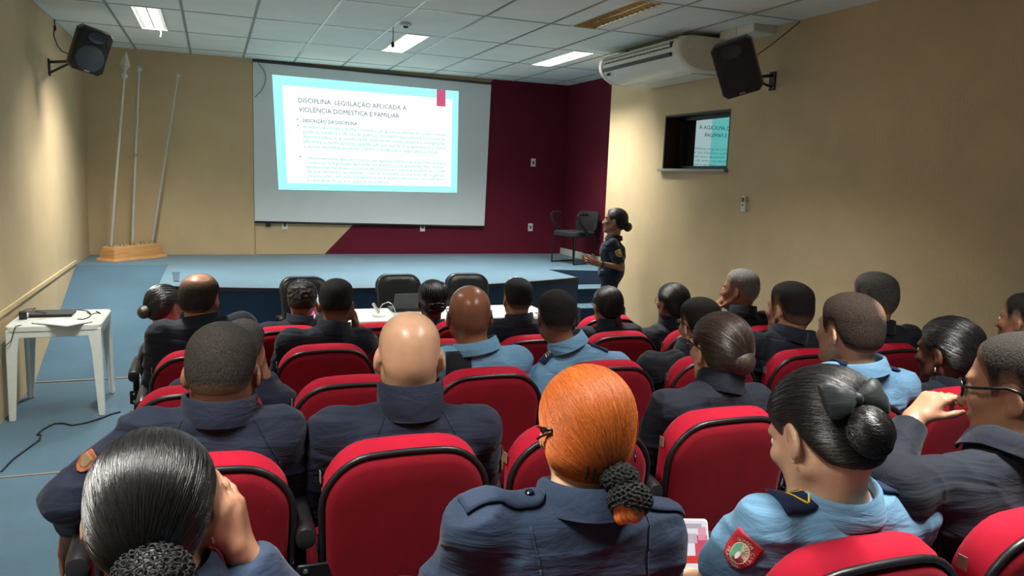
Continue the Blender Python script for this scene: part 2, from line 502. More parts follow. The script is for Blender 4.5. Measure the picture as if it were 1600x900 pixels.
def torso_fn(B, M, u, wa, wb, grow, belly=0.0):
    f = np.array((-u[1], u[0], 0.0)); H = M[2] - B[2]
    TBx = list(TB)
    def fn(P):
        t = (P[..., 2] - B[2]) / H
        q = P - np.asarray(B, np.float32) - t[..., None] * (M - B).astype(np.float32)
        dx = q @ u.astype(np.float32); dy = q @ f.astype(np.float32) + 0.012 * np.sin(np.clip(t, 0, 1) * PI)
        a = np.interp(t, TT, TA) * wa + grow; b = np.interp(t, TT, TBx) * wb + grow
        b = b + belly * np.exp(-((t - 0.25) / 0.25) ** 2) * (dy > 0)
        rr = ((np.abs(dx) / a) ** 2.5 + (np.abs(dy) / b) ** 2.5) ** 0.4
        d = (rr - 1) * np.minimum(a, b)
        return smax(d, np.maximum(t - 1.11, -0.16 - t) * H, 0.02)
    lo = np.minimum(B, M) - 0.27; hi = np.maximum(B, M) + 0.27
    return fn, lo, hi

ROWS = {1: (1.008, 0.275), 2: (1.96, 0.223), 3: (2.877, 0.159), 4: (3.71, 0.101), 5: (4.466, 0.048)}
PEOPLE = {}

def collar_mesh(N, ax, u, rx, ry, kind, sc, org, mat, root, hgt=0.045):
    ax = nrm(ax); u = nrm(u - ax * np.dot(u, ax)); f = np.cross(ax, u)
    if kind == 'stand':
        prof = [(0.000, -0.03), (-0.003, hgt), (0.003, hgt + 0.003), (0.008, hgt - 0.002), (0.010, -0.03)]; gap = 0.22
    else:
        prof = [(0.000, -0.025), (-0.002, hgt - 0.006), (0.004, hgt), (0.012, hgt - 0.006), (0.020, 0.004), (0.025, -0.014), (0.021, -0.016), (0.011, hgt - 0.016), (0.006, -0.02)]; gap = 0.30
    rings = []; n = 44
    for i in range(n + 1):
        a = PI / 2 + gap + (2 * PI - 2 * gap) * i / n
        rad = V(math.cos(a) * rx, math.sin(a) * ry)
        fr = max(0, math.sin(a))  # sinks a little towards the throat
        ring = []
        for (o, z) in prof:
            k = 1 + o / max(rx, ry) * sc
            ring.append(N + u * rad[0] * k + f * rad[1] * k + ax * (z * sc - 0.022 * fr) - org)
        rings.append(ring)
    mb = MB().loft(rings)
    return mb.build('collar', mat, root, smooth='auto', angle=60)

def eyes(root, Hc, Rh, s, org):
    for sx in (-1, 1):
        mb = MB()
        c = Hc + Rh @ (V(sx * 0.031, 0.078, 0.006) * s) - org
        mb.ell(c, (0.0125 * s,) * 3, None, 14, 10)
        mb.ell(c + Rh @ V(0, 0.0088 * s, 0), (0.0058 * s, 0.0045 * s, 0.0058 * s), Rh, 10, 8, mi=1)
        mb.build('eye', [MT['eye_white'], MT['iris']], root, smooth=True)

def glasses(root, Hc, Rh, s, org, mat, shape=1.0, thick=0.0022):
    T = lambda p: Hc + Rh @ (np.array(p, float) * s) - org
    mb = MB()
    for sx in (-1, 1):
        pts = []
        for k in range(20):
            a = 2 * PI * k / 20; c, sn = math.cos(a), math.sin(a)
            pts.append(T((sx * 0.034 + 0.025 * np.sign(c) * abs(c) ** 0.8, 0.104 - 0.012 * abs(c) * (1 if c * sx > 0 else 0), 0.004 + 0.019 * shape * np.sign(sn) * abs(sn) ** 0.8)))
        mb.tube(pts, thick * s, 6, closed=True)
        mb.tube([T((sx * 0.059, 0.092, 0.010)), T((sx * 0.083, 0.060, 0.014)), T((sx * 0.088, 0.0, 0.020)), T((sx * 0.086, -0.022, 0.012)), T((sx * 0.083, -0.036, -0.006))], thick * 1.25 * s, 6)
    mb.tube([T((-0.010, 0.106, 0.008)), T((0, 0.109, 0.011)), T((0.010, 0.106, 0.008))], thick * s, 6)
    g = mb.build('glasses', mat, root, smooth=True)
    for sx in (-1, 1):
        lp = []
        for off in (0.1035, 0.1045):
            lp.append([T((sx * 0.034 + 0.0245 * math.cos(2 * PI * k / 20), off - 0.012 * max(0, math.cos(2 * PI * k / 20) * sx), 0.004 + 0.0185 * shape * math.sin(2 * PI * k / 20))) for k in range(20)])
        MB().loft(lp).build('lens', MT['lens'], g)
    return g

def person(pid, label, row, cx, head, wpx, look=None, yaw=None, pitch=0.0, roll=0.0, sh=None, outfit='navy', skin='tan',
           hair=None, hmat=None, fem=False, h=0.008, arms=None, dy=0.21, ears=True, belly=0.0, collar='stand', seated=True, group='seated audience',
           sleeve='long', sh3=None, fold=0.009, wscale=1.0, neckr=None, colh=0.038, stubble=None, torso_w=None, ndz=0.0, torso_d=None):
    arms = arms or {}
    rowY, zf = ROWS[row] if seated else row
    Yh = rowY + dy
    P = ony(head[0], head[1], Yh)
    t0 = (hair or {}).get('t', 0.0)
    br = wpx * cdepth(P) / F
    s = min(1.13, max(0.9, (br - 2 * t0) / 0.153)) * wscale
    if look is None: look = (2.1, 10.8)
    if yaw is None: yaw = math.atan2(-(look[0] - P[0]), look[1] - P[1])
    Rh = rotm(yaw, pitch, roll)
    Hc = P - Rh @ (V(0, -0.012, 0.03) * s)
    org = V(cx, rowY + 0.30, zf) if seated else V(P[0], rowY, zf)
    root = thing('person', label, 'person', org, 0, group)
    # shoulders
    neck_r = neckr or (0.049 if fem else 0.058) * s
    if sh3 is not None:
        Lo, Ro = np.array(sh3[0], float), np.array(sh3[1], float)
    elif sh:
        Ys = Yh - 0.035
        Lo, Ro = ony(sh[0], sh[1], Ys), ony(sh[2], sh[3], Ys)
    else:
        c = V(0.5 * (P[0] + cx), Yh - 0.035, P[2] - 0.26 * s)
        hw = (0.19 if fem else 0.225) * s
        yb = yaw * 0.35
        Lo = c + V(-hw * math.cos(yb), -hw * math.sin(yb), 0); Ro = c + V(hw * math.cos(yb), hw * math.sin(yb), 0)
    dirx = nrm(Ro - Lo)
    rs = 0.060 if fem else 0.068
    SL = Lo + dirx * rs * 0.85 - V(0, 0, rs * 0.62); SR = Ro - dirx * rs * 0.85 - V(0, 0, rs * 0.62)
    M = 0.5 * (SL + SR) + V(0, 0, 0.012)
    sw = np.linalg.norm(SR - SL)
    wa = torso_w or max(0.8, min(1.25, (sw + 0.05) / 0.375)); wb = max(0.9, min(1.15, s * (0.9 if fem else 1.0)))
    if torso_d: wb = torso_d
    u = nrm(V(dirx[0], dirx[1], 0))
    f = V(-u[1], u[0], 0)
    B = V(0.35 * M[0] + 0.65 * cx, rowY + 0.325, zf + 0.50) if seated else V(M[0], M[1], zf + 0.86)
    Nh = Hc + V(0, -0.028, -0.118) * s
    N = (0.4 * (M + V(0, 0, 0.045) - f * 0.012) + 0.6 * Nh) if seated else M + V(0, 0, 0.045) - f * 0.012
    N = N + V(0, 0, ndz)
    M = 0.6 * M + 0.4 * (N - V(0, 0, 0.05) + f * 0.01)
    neck_top = Hc + Rh @ (V(0, -0.028, -0.055) * s)
    # arms
    J = {}
    for side, S, sx in (('L', SL, -1), ('R', SR, 1)):
        a = arms.get(side)
        if a is None:
            E = S + u * sx * 0.05 + f * 0.10 - V(0, 0, 0.27)
            E[2] = max(E[2], zf + 0.66)
            W = E - u * sx * 0.10 + f * 0.21 + V(0, 0, -0.015)
            a = dict(E=E, W=W, d=nrm(W - E), n=V(0, 0, -1))
        else:
            a = dict(a)
        a['S'] = S; J[side] = a
    # legs
    G = []
    for sx in (-1, 1):
        if seated:
            hp = B + u * sx * 0.09 + V(0, 0.03, -0.02); hp[2] = zf + 0.53
            kn = hp + V(sx * 0.05, 0.40, 0.0); an = V(kn[0], kn[1] + 0.03, zf + 0.10)
        else:
            hp = B + u * sx * 0.085; kn = V(hp[0], hp[1] + 0.01, zf + 0.47) + f * 0.02; an = V(kn[0], kn[1], zf + 0.09) - f * 0.02
        G.append((hp, kn, an))
    allp = [Hc, SL, SR, B] + [p for g in G for p in g] + [p for a in J.values() for p in (a['E'], a['W'], a['W'] + nrm(a['d']) * 0.1)]
    lo = np.min(allp, 0) - 0.19; hi = np.max(allp, 0) + 0.19; lo[2] = zf + 0.02
    # ---- body
    fl = Field(lo, hi, h)
    fn, a0, a1 = torso_fn(B, M, u, wa, wb, -0.012); fl.add(fn, a0, a1, 0.02, 0)
    arm_r = (0.043, 0.037, 0.034, 0.024) if fem else (0.050, 0.042, 0.040, 0.027)
    for side in 'LR':
        a = J[side]
        fl.cone(N - V(0, 0, 0.02), a['S'], 0.042, 0.046, 0.04)
        fl.cone(a['S'], a['E'], arm_r[0], arm_r[1], 0.03)
        fl.cone(a['E'], a['W'], arm_r[2], arm_r[3], 0.02)
        hand(fl, a['W'], a['d'], np.array(a['n'], float), side, a.get('curl', (0.3, 0.35, 0.4, 0.45)), a.get('spread', 0.05), (0.92 if fem else 1.0) * a.get('sc', 1.0), a.get('thumb', (0.75, 0.25)), 0.005)
    for hp, kn, an in G:
        fl.cone(hp, kn, 0.072, 0.052, 0.03); fl.cone(kn, an, 0.048, 0.036, 0.02)
        fl.cone(an - V(0, 0, 0.03), an + f * 0.12 - V(0, 0, 0.05), 0.032, 0.025, 0.02)
    fl.cone(neck_top, N - V(0, 0, 0.03), neck_r, neck_r * 1.08, 0.03)
    fl.cone(Hc + Rh @ (V(0, 0.02, -0.075) * s), N + f * 0.03 - V(0, 0, 0.03), neck_r * 0.72, neck_r * 0.85, 0.03)
    hr = 0.17 * s
    fl.add(lambda Q: head_sdf(((Q - Hc) @ Rh) / s, True, fem) * s, Hc - hr, Hc + hr, 0.022, 0.02)
    vs, fs = fl.mesh()
    ql = ((vs - Hc) @ Rh) / s
    tint = np.clip(1 - np.sqrt(((ql - V(0, 0.097, -0.065)) / V(0.026, 0.014, 0.012)) ** 2 @ np.ones(3)), 0, 1) * 1.5
    st = np.zeros(len(vs))
    if stubble:
        inh = np.clip((np.interp(ql[:, 1], [k[0] for k in HAIRLINE_M], [k[1] for k in HAIRLINE_M]) - ql[:, 2]) / -0.02, 0, 1)
        st = inh * stubble * np.clip((0.075 - ql[:, 2]) / 0.05, 0, 1) * (np.abs(ql).max(1) < 0.13)
    np_mesh('body', vs - org, fs, MT['skin_' + skin], root, {'tint': np.clip(tint, 0, 0.8), 'stubble': st})
    eyes(root, Hc, Rh, s, org)
    # ---- shirt
    g = 0.008
    hs = max(h, 0.006)
    fl = Field(lo, hi, hs)
    fn, a0, a1 = torso_fn(B, M, u, wa, wb, g, belly); fl.add(fn, a0, a1, 0.02, 0)
    for side in 'LR':
        a = J[side]
        fl.cone(N - V(0, 0, 0.028), a['S'] + V(0, 0, 0.006), 0.047, rs * 0.80, 0.05)
        fl.cone(a['S'], a['S'] * 0.5 + a['E'] * 0.5, rs, arm_r[1] + 0.020, 0.03)
        if sleeve == 'long':
            fl.cone(a['S'] * 0.6 + a['E'] * 0.4, a['E'], arm_r[1] + 0.020, arm_r[1] + 0.016, 0.02)
            fl.cone(a['E'], a['E'] * 0.1 + a['W'] * 0.9, arm_r[2] + 0.017, arm_r[3] + 0.014, 0.02, flat=True)
        else:
            fl.cone(a['S'] * 0.6 + a['E'] * 0.4, a['S'] * 0.18 + a['E'] * 0.82, arm_r[1] + 0.020, arm_r[1] + 0.022, 0.02, flat=True)
    zb = B[2] + (-0.02 if seated else -0.10)
    fl.clip(lambda Q: zb - Q[..., 2])
    vs, fs = fl.mesh(); Nn = vnormals(vs, fs)
    q = vs - org + pid * 3.7
    r1 = 1 - np.abs(2 * vnoise(q * V(5, 8, 17)) - 1); r2 = 1 - np.abs(2 * vnoise(q * V(13, 13, 7) + 9) - 1)
    vs = vs + Nn * (fold * (r1 ** 3 - 0.3) + fold * 0.6 * (r2 ** 3 - 0.3))[:, None]
    name = {'navy': 'jacket', 'navy2': 'jacket', 'slate': 'shirt', 'blue': 'shirt', 'dark': 'shirt'}.get(outfit, 'jacket')
    so = np_mesh(name, vs - org, fs, MT['cloth_' + outfit], root)
    bvh = BVHTree.FromPolygons([tuple(p) for p in vs], [tuple(int(i) for i in t) for t in fs])
    if collar:
        cN = N + V(0, 0, 0.004)
        co = collar_mesh(cN, nrm(neck_top - N) * 0.6 + V(0, 0, 0.4), u, neck_r * 1.12 + 0.012, neck_r * 1.22 + 0.012, collar, 1.0, org, MT['cloth_' + outfit], root, colh)
    # ---- trousers and shoes
    fl = Field((lo[0], lo[1], zf + 0.03), (hi[0], hi[1], B[2] + 0.12), max(h, 0.009))
    fl.ell(B + V(0, 0, -0.02), (0.165 * wa, 0.125 * wb, 0.085 if seated else 0.13), np.stack([u, f, V(0, 0, 1)], 1))
    for hp, kn, an in G:
        fl.cone(hp, kn, 0.090 if seated else 0.108, 0.070, 0.04); fl.cone(kn, an - V(0, 0, 0.02), 0.066, 0.058, 0.02)
    vs, fs = fl.mesh(); np_mesh('trousers', vs - org, fs, MT['cloth_' + ('dark' if outfit == 'dark' else 'navy')], root)
    for hp, kn, an in G:
        mb = MB(); rings = []
        yaws = nrm(f)
        for t, wd, ht in ((-0.075, 0.03, 0.05), (-0.05, 0.036, 0.085), (0.0, 0.038, 0.09), (0.06, 0.041, 0.06), (0.12, 0.042, 0.045), (0.165, 0.03, 0.035), (0.18, 0.012, 0.02)):
            c = V(an[0], an[1], zf) + yaws * t; ring = []
            zr = (0.07 * (-t - 0.0) if False else 0)
            for k in range(12):
                a = 2 * PI * k / 12
                ring.append(c + u * wd * math.cos(a) + V(0, 0, 0.003 + ht * 0.5 * (1 + math.sin(a))) - org)
            rings.append(ring)
        mb.loft(rings).build('shoe', MT['shoe'], root, smooth=True)
    if hair:
        build_hair(root, Hc, Rh, s, hair, MT[hmat], org, max(0.0045, h * 0.7), fem)
    d = dict(root=root, Hc=Hc, Rh=Rh, s=s, org=org, bvh=bvh, N=N, M=M, SL=SL, SR=SR, u=u, f=f, J=J, B=B, zf=zf,
             T=lambda p: Hc + Rh @ (np.array(p, float) * s))
    PEOPLE[pid] = d
    return d

# ---------------- pieces laid on cloth
def lay(d, center, u, v, n, pts, faces, off=0.003, name='patch', mat=None, parent=None, thick=0.0015, mi=None):
    """press a flat 2-D mesh (metres) onto the person's shirt, looking along -n"""
    u, v, n = nrm(u), nrm(v), nrm(n); out = []; last = 0.0
    for x, y in pts:
        o = np.array(center) + u * x + v * y
        hit = d['bvh'].ray_cast(Vector(o + n * 0.12), Vector(-n), 0.3)
        if hit[0] is not None:
            last = float(np.dot(np.array(hit[0]) - o, n))
        out.append(o + n * (last + off) - d['org'])
    mb = MB(); mb.v = [tuple(p) for p in out]; mb.f = [tuple(f) for f in faces]; mb.mi = [0] * len(faces) if mi is None else mi
    o = mb.build(name, mat, parent or d['root'], smooth=True, recalc=False)
    if thick:
        m = o.modifiers.new('solid', 'SOLIDIFY'); m.thickness = thick; m.offset = 1.0
    return o
def grid2d(w, h, nx, ny, shape=None):
    pts = []; fs = []
    for j in range(ny + 1):
        for i in range(nx + 1):
            x, y = (i / nx - 0.5) * w, (j / ny - 0.5) * h
            if shape: x, y = shape(x / w * 2, y / h * 2); x *= w / 2; y *= h / 2
            pts.append((x, y))
    for j in range(ny):
        for i in range(nx):
            a = j * (nx + 1) + i; fs.append((a, a + 1, a + nx + 2, a + nx + 1))
    return pts, fs
def bar2d(a, b, w, n=6):
    a, b = np.array(a), np.array(b); t = (b - a) / np.linalg.norm(b - a); p = np.array((-t[1], t[0])) * w / 2
    pts = []; fs = []
    for i in range(n + 1):
        c = a + (b - a) * i / n; pts += [tuple(c - p), tuple(c + p)]
    for i in range(n): fs.append((2 * i, 2 * i + 2, 2 * i + 3, 2 * i + 1))
    return pts, fs
def text2d(s, size, align='LEFT', spacing=1.0, weight=0.0):
    c = bpy.data.curves.new('t', 'FONT'); c.body = s; c.size = size; c.align_x = align; c.space_character = spacing
    c.resolution_u = 2; c.offset = weight
    o = bpy.data.objects.new('t', c); C.objects.link(o)
    dg = bpy.context.evaluated_depsgraph_get(); dg.update()
    me = o.evaluated_get(dg).to_mesh()
    pts = [(v.co.x, v.co.y) for v in me.vertices]; fs = [tuple(p.vertices) for p in me.polygons]
    o.evaluated_get(dg).to_mesh_clear(); bpy.data.objects.remove(o); bpy.data.curves.remove(c)
    return pts, fs
def shield(x, y):
    w = 1.0 if y > -0.1 else math.sqrt(max(0, 1 - ((-0.1 - y) / 0.9) ** 1.7))
    return x * w, y + (0.10 * (1 - abs(x)) if y > 0.5 else 0)
# ------------------------------------------------------------------ material palette
MT = {}
MT['beige'] = wall_mat('beige_wall_paint', lin(200, 178, 141))
MT['maroon'] = wall_mat('maroon_wall_paint', lin(98, 20, 42))
MT['trimline'] = plain('raised_beige_trim', lin(205, 182, 140), 0.7)
MT['carpet'] = carpet_mat('blue_carpet', lin(59, 93, 113))
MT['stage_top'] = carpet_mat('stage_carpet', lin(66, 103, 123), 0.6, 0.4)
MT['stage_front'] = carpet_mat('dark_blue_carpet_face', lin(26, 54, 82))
MT['edge_dark'] = plain('dark_rubber_edge', lin(34, 38, 46), 0.5)
MT['seam'] = plain('tan_carpet_strip', lin(140, 122, 108), 0.5)
MT['tile'] = plain('ceiling_tile_board', lin(238, 240, 233), 0.8, 0, 0.03, 2.5)
MT['tbar'] = plain('ceiling_bar_enamel', lin(150, 156, 156), 0.28, 0.0, 0.02)
MT['white_pl'] = plain('white_plastic', lin(222, 228, 222), 0.4, 0, 0.03)
MT['ac_white'] = plain('aged_white_casing', lin(226, 222, 206), 0.4, 0, 0.03)
MT['black_pl'] = plain('black_plastic', lin(28, 28, 30), 0.38, 0, 0.1)
MT['dark_gray'] = plain('dark_grey_plastic', lin(58, 62, 68), 0.5, 0, 0.1)
MT['grille'] = plain('charcoal_speaker_grille', lin(46, 54, 64), 0.5, 0.1, 0.2, 60)
MT['cone'] = plain('speaker_cone_paper', lin(62, 72, 82), 0.5)
MT['cone_shaded'] = plain('shaded_speaker_cone', lin(24, 24, 26), 0.6)  # shade on the right loudspeaker's front, put into the cone colour
MT['chrome'] = plain('bright_metal', lin(200, 202, 205), 0.25, 1.0, 0.02)
MT['pole'] = plain('brushed_aluminium_pole', lin(208, 206, 198), 0.35, 0.6, 0.03)
MT['black_metal'] = plain('black_painted_metal', lin(22, 22, 24), 0.4, 0.3)
MT['leather'] = plain('black_leather', lin(24, 27, 30), 0.38, 0, 0.15, 40, 0.3)
MT['black_fabric'] = plain('black_upholstery', lin(24, 24, 28), 0.8, 0, 0.1)
MT['brown_wood'] = plain('dark_brown_frame_paint', lin(64, 40, 28), 0.5)
MT['sill'] = plain('grey_granite_sill', lin(150, 146, 136), 0.4, 0, 0.15, 80)
MT['paper'] = plain('white_paper', lin(235, 237, 236), 0.7, 0, 0.02)
MT['cable'] = plain('black_rubber_cable', lin(22, 22, 24), 0.5)
MT['shoe'] = plain('black_shoe_leather', lin(20, 20, 20), 0.3)
MT['eye_white'] = plain('eye_white', lin(220, 215, 208), 0.2)
MT['iris'] = plain('dark_iris', lin(40, 24, 16), 0.15)
MT['gold'] = plain('gold_thread', lin(232, 190, 60), 0.5, 0.1)
MT['yellow'] = plain('yellow_braid', lin(240, 200, 40), 0.6)
MT['blackframe'] = plain('black_glasses_frame', lin(16, 15, 15), 0.25)
MT['redframe'] = plain('dark_red_glasses_frame', lin(80, 24, 22), 0.25)
MT['wireframe'] = plain('grey_wire_frame', lin(90, 84, 80), 0.3, 0.8)
MT['ribbon'] = cloth_mat('black_satin_ribbon', lin(38, 44, 46), 0.15, 0.45)
MT['crochet'] = plain('black_crochet_yarn', lin(20, 24, 25), 0.85, 0, 0.4, 160, 0.8)
MT['navyfelt'] = cloth_mat('navy_felt', lin(18, 34, 66), 0.05)
MT['black_cloth'] = cloth_mat('black_cloth', lin(22, 25, 28), 0.15)
MT['button'] = plain('dark_button', lin(16, 20, 30), 0.15)
MT['pearl'] = plain('silver_bead', lin(225, 225, 220), 0.15, 0.7)
def glass_mat():
    m, nt, b = new_mat('clear_lens')
    b.inputs['Base Color'].default_value = (1, 1, 1, 1); b.inputs['Roughness'].default_value = 0.03
    b.inputs['Transmission Weight'].default_value = 1.0; b.inputs['IOR'].default_value = 1.05
    return m
MT['lens'] = glass_mat()
def mirror_glass(name, col):
    m = bpy.data.materials.new(name); m.use_nodes = True
    nt = m.node_tree; nt.nodes.clear()
    o = nt.nodes.new('ShaderNodeOutputMaterial'); g = nt.nodes.new('ShaderNodeBsdfGlossy')
    g.inputs['Roughness'].default_value = 0.0; g.inputs['Color'].default_value = col
    d = nt.nodes.new('ShaderNodeBsdfDiffuse'); d.inputs['Color'].default_value = (0.012, 0.014, 0.014, 1)
    mx = nt.nodes.new('ShaderNodeMixShader'); mx.inputs[0].default_value = 0.62
    link(nt, d.outputs[0], mx.inputs[1]); link(nt, g.outputs[0], mx.inputs[2]); link(nt, mx.outputs[0], o.inputs['Surface'])
    return m
MT['mirror'] = mirror_glass('grey_reflective_glass', (0.44, 0.56, 0.57, 1)); MT['mirror_teal'] = mirror_glass('teal_reflective_glass', (0.15, 0.52, 0.50, 1))
def red_fabric(name, col):
    m, nt, b = new_mat(name)
    v = coord(nt); n = noise(nt, 9, 3, v)
    r = ramp(nt, n.outputs['Fac'], [(0.3, shade(col, 0.88)), (0.7, shade(col, 1.08))])
    link(nt, r.outputs['Color'], b.inputs['Base Color'])
    n2 = noise(nt, 600, 2, v); bump(nt, b, n2.outputs['Fac'], 0.25, 0.002)
    b.inputs['Roughness'].default_value = 0.85; b.inputs['Specular IOR Level'].default_value = 0.15
    b.inputs['Sheen Weight'].default_value = 0.12; b.inputs['Sheen Tint'].default_value = (0.9, 0.3, 0.35, 1)
    return m
MT['red'] = red_fabric('red_seat_fabric', lin(172, 20, 46)); MT['deep_red'] = red_fabric('deep_red_rear_fabric', lin(118, 9, 26))
def wood_mat(name, col):
    m, nt, b = new_mat(name)
    n = noise(nt, 6, 5, coord(nt, 'Object', (1, 1, 9)))
    r = ramp(nt, n.outputs['Fac'], [(0.3, shade(col, 0.8)), (0.7, shade(col, 1.15))])
    link(nt, r.outputs['Color'], b.inputs['Base Color']); b.inputs['Roughness'].default_value = 0.45
    return m
MT['oak'] = wood_mat('honey_oak_veneer', lin(196, 146, 92))
MT['cloth_navy'] = cloth_mat('near_black_navy_twill', lin(21, 27, 39))
MT['cloth_navy2'] = cloth_mat('navy_twill', lin(24, 31, 49))
MT['cloth_slate'] = cloth_mat('washed_navy_cotton', lin(40, 54, 76))
MT['cloth_dark'] = cloth_mat('midnight_uniform_cloth', lin(16, 25, 41))
MT['cloth_blue'] = cloth_mat('light_blue_uniform_cotton', lin(104, 146, 178))
SK = {'tan': lin(182, 134, 106), 'brown': lin(142, 96, 74), 'deep': lin(104, 68, 54), 'light': lin(206, 164, 134)}
for k, c in SK.items(): MT['skin_' + k] = skin_mat(k + '_skin', c)
MT['skin_bald'] = skin_mat('shiny_tan_scalp', lin(196, 152, 122), 0.32)
MT['skin_bald2'] = skin_mat('shiny_brown_scalp', lin(152, 100, 76), 0.28)
MT['hair_black'] = hair_mat('black_hair', lin(20, 18, 18), SK['brown'], 0.38, 0.5, 2.6)
MT['hair_sleek'] = hair_mat('sleek_black_hair', lin(22, 21, 22), SK['tan'], 0.30, 0.5, 2.2, spec=0.8)
MT['hair_brown'] = hair_mat('dark_brown_hair', lin(44, 33, 29), SK['tan'], 0.38, 0.45, 2.6)
MT['hair_orange'] = hair_mat('copper_orange_hair', lin(190, 98, 36), SK['light'], 0.48, 0.3, 1.55)
MT['hair_short'] = hair_mat('cropped_black_hair', lin(24, 21, 20), SK['tan'], 0.82, 0.6, 2.4, fine=True, spec=0.25)
MT['hair_buzz'] = hair_mat('buzzed_dark_hair', lin(40, 36, 33), SK['tan'], 0.82, 0.5, 2.2, fine=True, spec=0.25)
MT['hair_grey'] = hair_mat('grey_streaked_hair', lin(74, 72, 70), SK['tan'], 0.82, 0.6, 2.2, fine=True, spec=0.25)
MT['hair_greyer'] = hair_mat('silver_grey_hair', lin(110, 108, 104), SK['tan'], 0.82, 0.6, 1.9, fine=True, spec=0.25)
MT['hair_thin'] = hair_mat('thinning_brown_hair', lin(56, 46, 40), SK['light'], 0.82, 0.6, 2.0, fine=True, spec=0.25)

# ------------------------------------------------------------------ the room
XL, XR, YB, YE, YR, ZC = -1.45, 4.6, 10.8, 8.68, -3.2, 3.26
ZS = 0.731
def zfloor(y): return max(0.0, 0.07 * (5.15 - y))
def build_room():
    m = MB()
    x1 = 5.1
    prof = [(YR - 0.1, zfloor(YR - 0.1)), (5.15, 0.0), (YB + 0.1, 0.0)]
    top = [(XL - 0.1, y, z) for y, z in prof] + [(x1, y, z) for y, z in prof]
    bot = [(x, y, z - 0.15) for x, y, z in top]
    m.add(top + bot, [(0, 3, 4, 1), (1, 4, 5, 2), (6, 7, 10, 9), (7, 8, 11, 10), (0, 6, 9, 3), (2, 5, 11, 8), (0, 1, 7, 6), (1, 2, 8, 7), (3, 9, 10, 4), (4, 10, 11, 5)])
    struct(m.build('floor', MT['carpet']))
    m = MB().box2((XL + 0.002, 5.135, 0.0), (1.2, 5.15, 0.006)); struct(m.build('trim_1', MT['seam']))
    m = MB().box2((XL + 0.002, 7.36, 0.0), (-0.52, 7.385, 0.008)); struct(m.build('trim_2', MT['seam']))
    # left wall with its raised line at stage height
    struct(MB().box2((XL - 0.15, YR - 0.1, -0.1), (XL, YB + 0.15, ZC + 0.2)).build('wall_left', MT['beige']))
    struct(MB().box2((XL, YR, ZS + 0.02), (XL + 0.012, 9.72, ZS + 0.055)).build('trim_3', MT['trimline']))
    # back wall: beige with a maroon field cut by a diagonal
    m = MB(); z0, z1 = -0.1, ZC + 0.2
    xd0 = 1.41 + (ZS - z0) * -0.94; xd1 = 1.41 + (z1 - ZS) * 0.945
    vs = [(XL - 0.15, YB, z0), (xd0, YB, z0), (xd1, YB, z1), (XL - 0.15, YB, z1), (5.2, YB, z0), (5.2, YB, z1)]
    vs += [(x, y + 0.15, z) for x, y, z in vs]
    m.add(vs, [(0, 1, 2, 3), (6, 9, 8, 7)], 0); m.add(vs, [(1, 4, 5, 2), (7, 8, 11, 10), (4, 10, 11, 5), (0, 3, 9, 6), (3, 2, 8, 9), (2, 5, 11, 8)], 1)
    struct(m.build('wall_back', [MT['beige'], MT['maroon']]))
    struct(MB().box2((XL, YB - 0.03, ZS), (0.495, YB, ZC)).build('trim_4', MT['beige']))
    # right wall with the window opening
    m = MB(); t = 0.30; wy0, wy1, wz0, wz1 = 6.25, 7.41, 1.88 + 0.145, 1.88 + 0.714
    m.box2((XR, YR - 0.1, -0.1), (XR + t, wy0, ZC + 0.2)); m.box2((XR, wy1, -0.1), (XR + t, YE, ZC + 0.2))
    m.box2((XR, wy0, -0.1), (XR + t, wy1, wz0)); m.box2((XR, wy0, wz1), (XR + t, wy1, ZC + 0.2))
    struct(m.build('wall_right', MT['beige']))
    struct(MB().box2((5.0, YE, -0.1), (5.15, YB + 0.1, ZC + 0.2)).build('wall_wing', MT['maroon']))
    struct(MB().box2((4.975, YE + 0.05, ZS), (5.0, YB, ZS + 0.09)).build('baseboard_wing', MT['white_pl']))
    struct(MB().box2((XL - 0.15, YR - 0.15, -0.1), (XR + t, YR, ZC + 0.2)).build('wall_rear', MT['beige']))
    struct(MB().box2((XR + t, YE - 0.02, -0.1), (5.15, YE, ZC + 0.2)).build('wall_wing_return', MT['maroon']))
    # window: reveal lining, frame, pane, sill
    w = thing('window_1', 'small interior window with dark brown frame and reflective pane in the right wall', 'window', (XR, 6.83, wz0)); w['kind'] = 'structure'
    o = (XR, 6.83, wz0); d = 0.20
    MB().box2((XR + 0.0, wy1 - 0.02, wz0), (XR + d, wy1 - 0.001, wz1)).box2((XR, wy0 + 0.001, wz1 - 0.02), (XR + d, wy1 - 0.02, wz1 - 0.001)).box2((XR, wy0 + 0.001, wz0), (XR + d, wy0 + 0.02, wz1 - 0.02)).build('reveal_lining', MT['brown_wood'], w, off=o)
    m = MB(); fx0, fx1 = XR + d - 0.05, XR + d; b = 0.035
    m.box2((fx0, wy0 + 0.02, wz0), (fx1, wy0 + 0.02 + b, wz1 - 0.02)); m.box2((fx0, wy1 - 0.02 - 0.10, wz0), (fx1, wy1 - 0.02, wz1 - 0.02))
    m.box2((fx0, wy0 + 0.02, wz0), (fx1, wy1 - 0.02, wz0 + b)); m.box2((fx0, wy0 + 0.02, wz1 - 0.02 - b), (fx1, wy1 - 0.02, wz1 - 0.02))
    m.build('window_frame', MT['black_metal'], w, off=o, bevel=0.003)
    for a, b2, mt, xo in ((wy0 + 0.04, 6.79, 'mirror_teal', 0.004), (6.79, wy1 - 0.10, 'mirror', 0.004)):
        yc = (a + b2) / 2; M = rotm(-0.027)
        MB().box((fx0 + 0.028 + (yc - 6.83) * 0.027, yc, (wz0 + wz1) / 2), (0.005, b2 - a, wz1 - wz0 - 0.06), M).build('glass_pane', MT[mt], w, off=o)
    MB().box2((XR - 0.05, wy0 - 0.02, wz0 - 0.03), (XR + d, wy1 + 0.03, wz0)).build('window_sill', MT['sill'], w, off=o, bevel=0.004)
    # stage
    pts = []
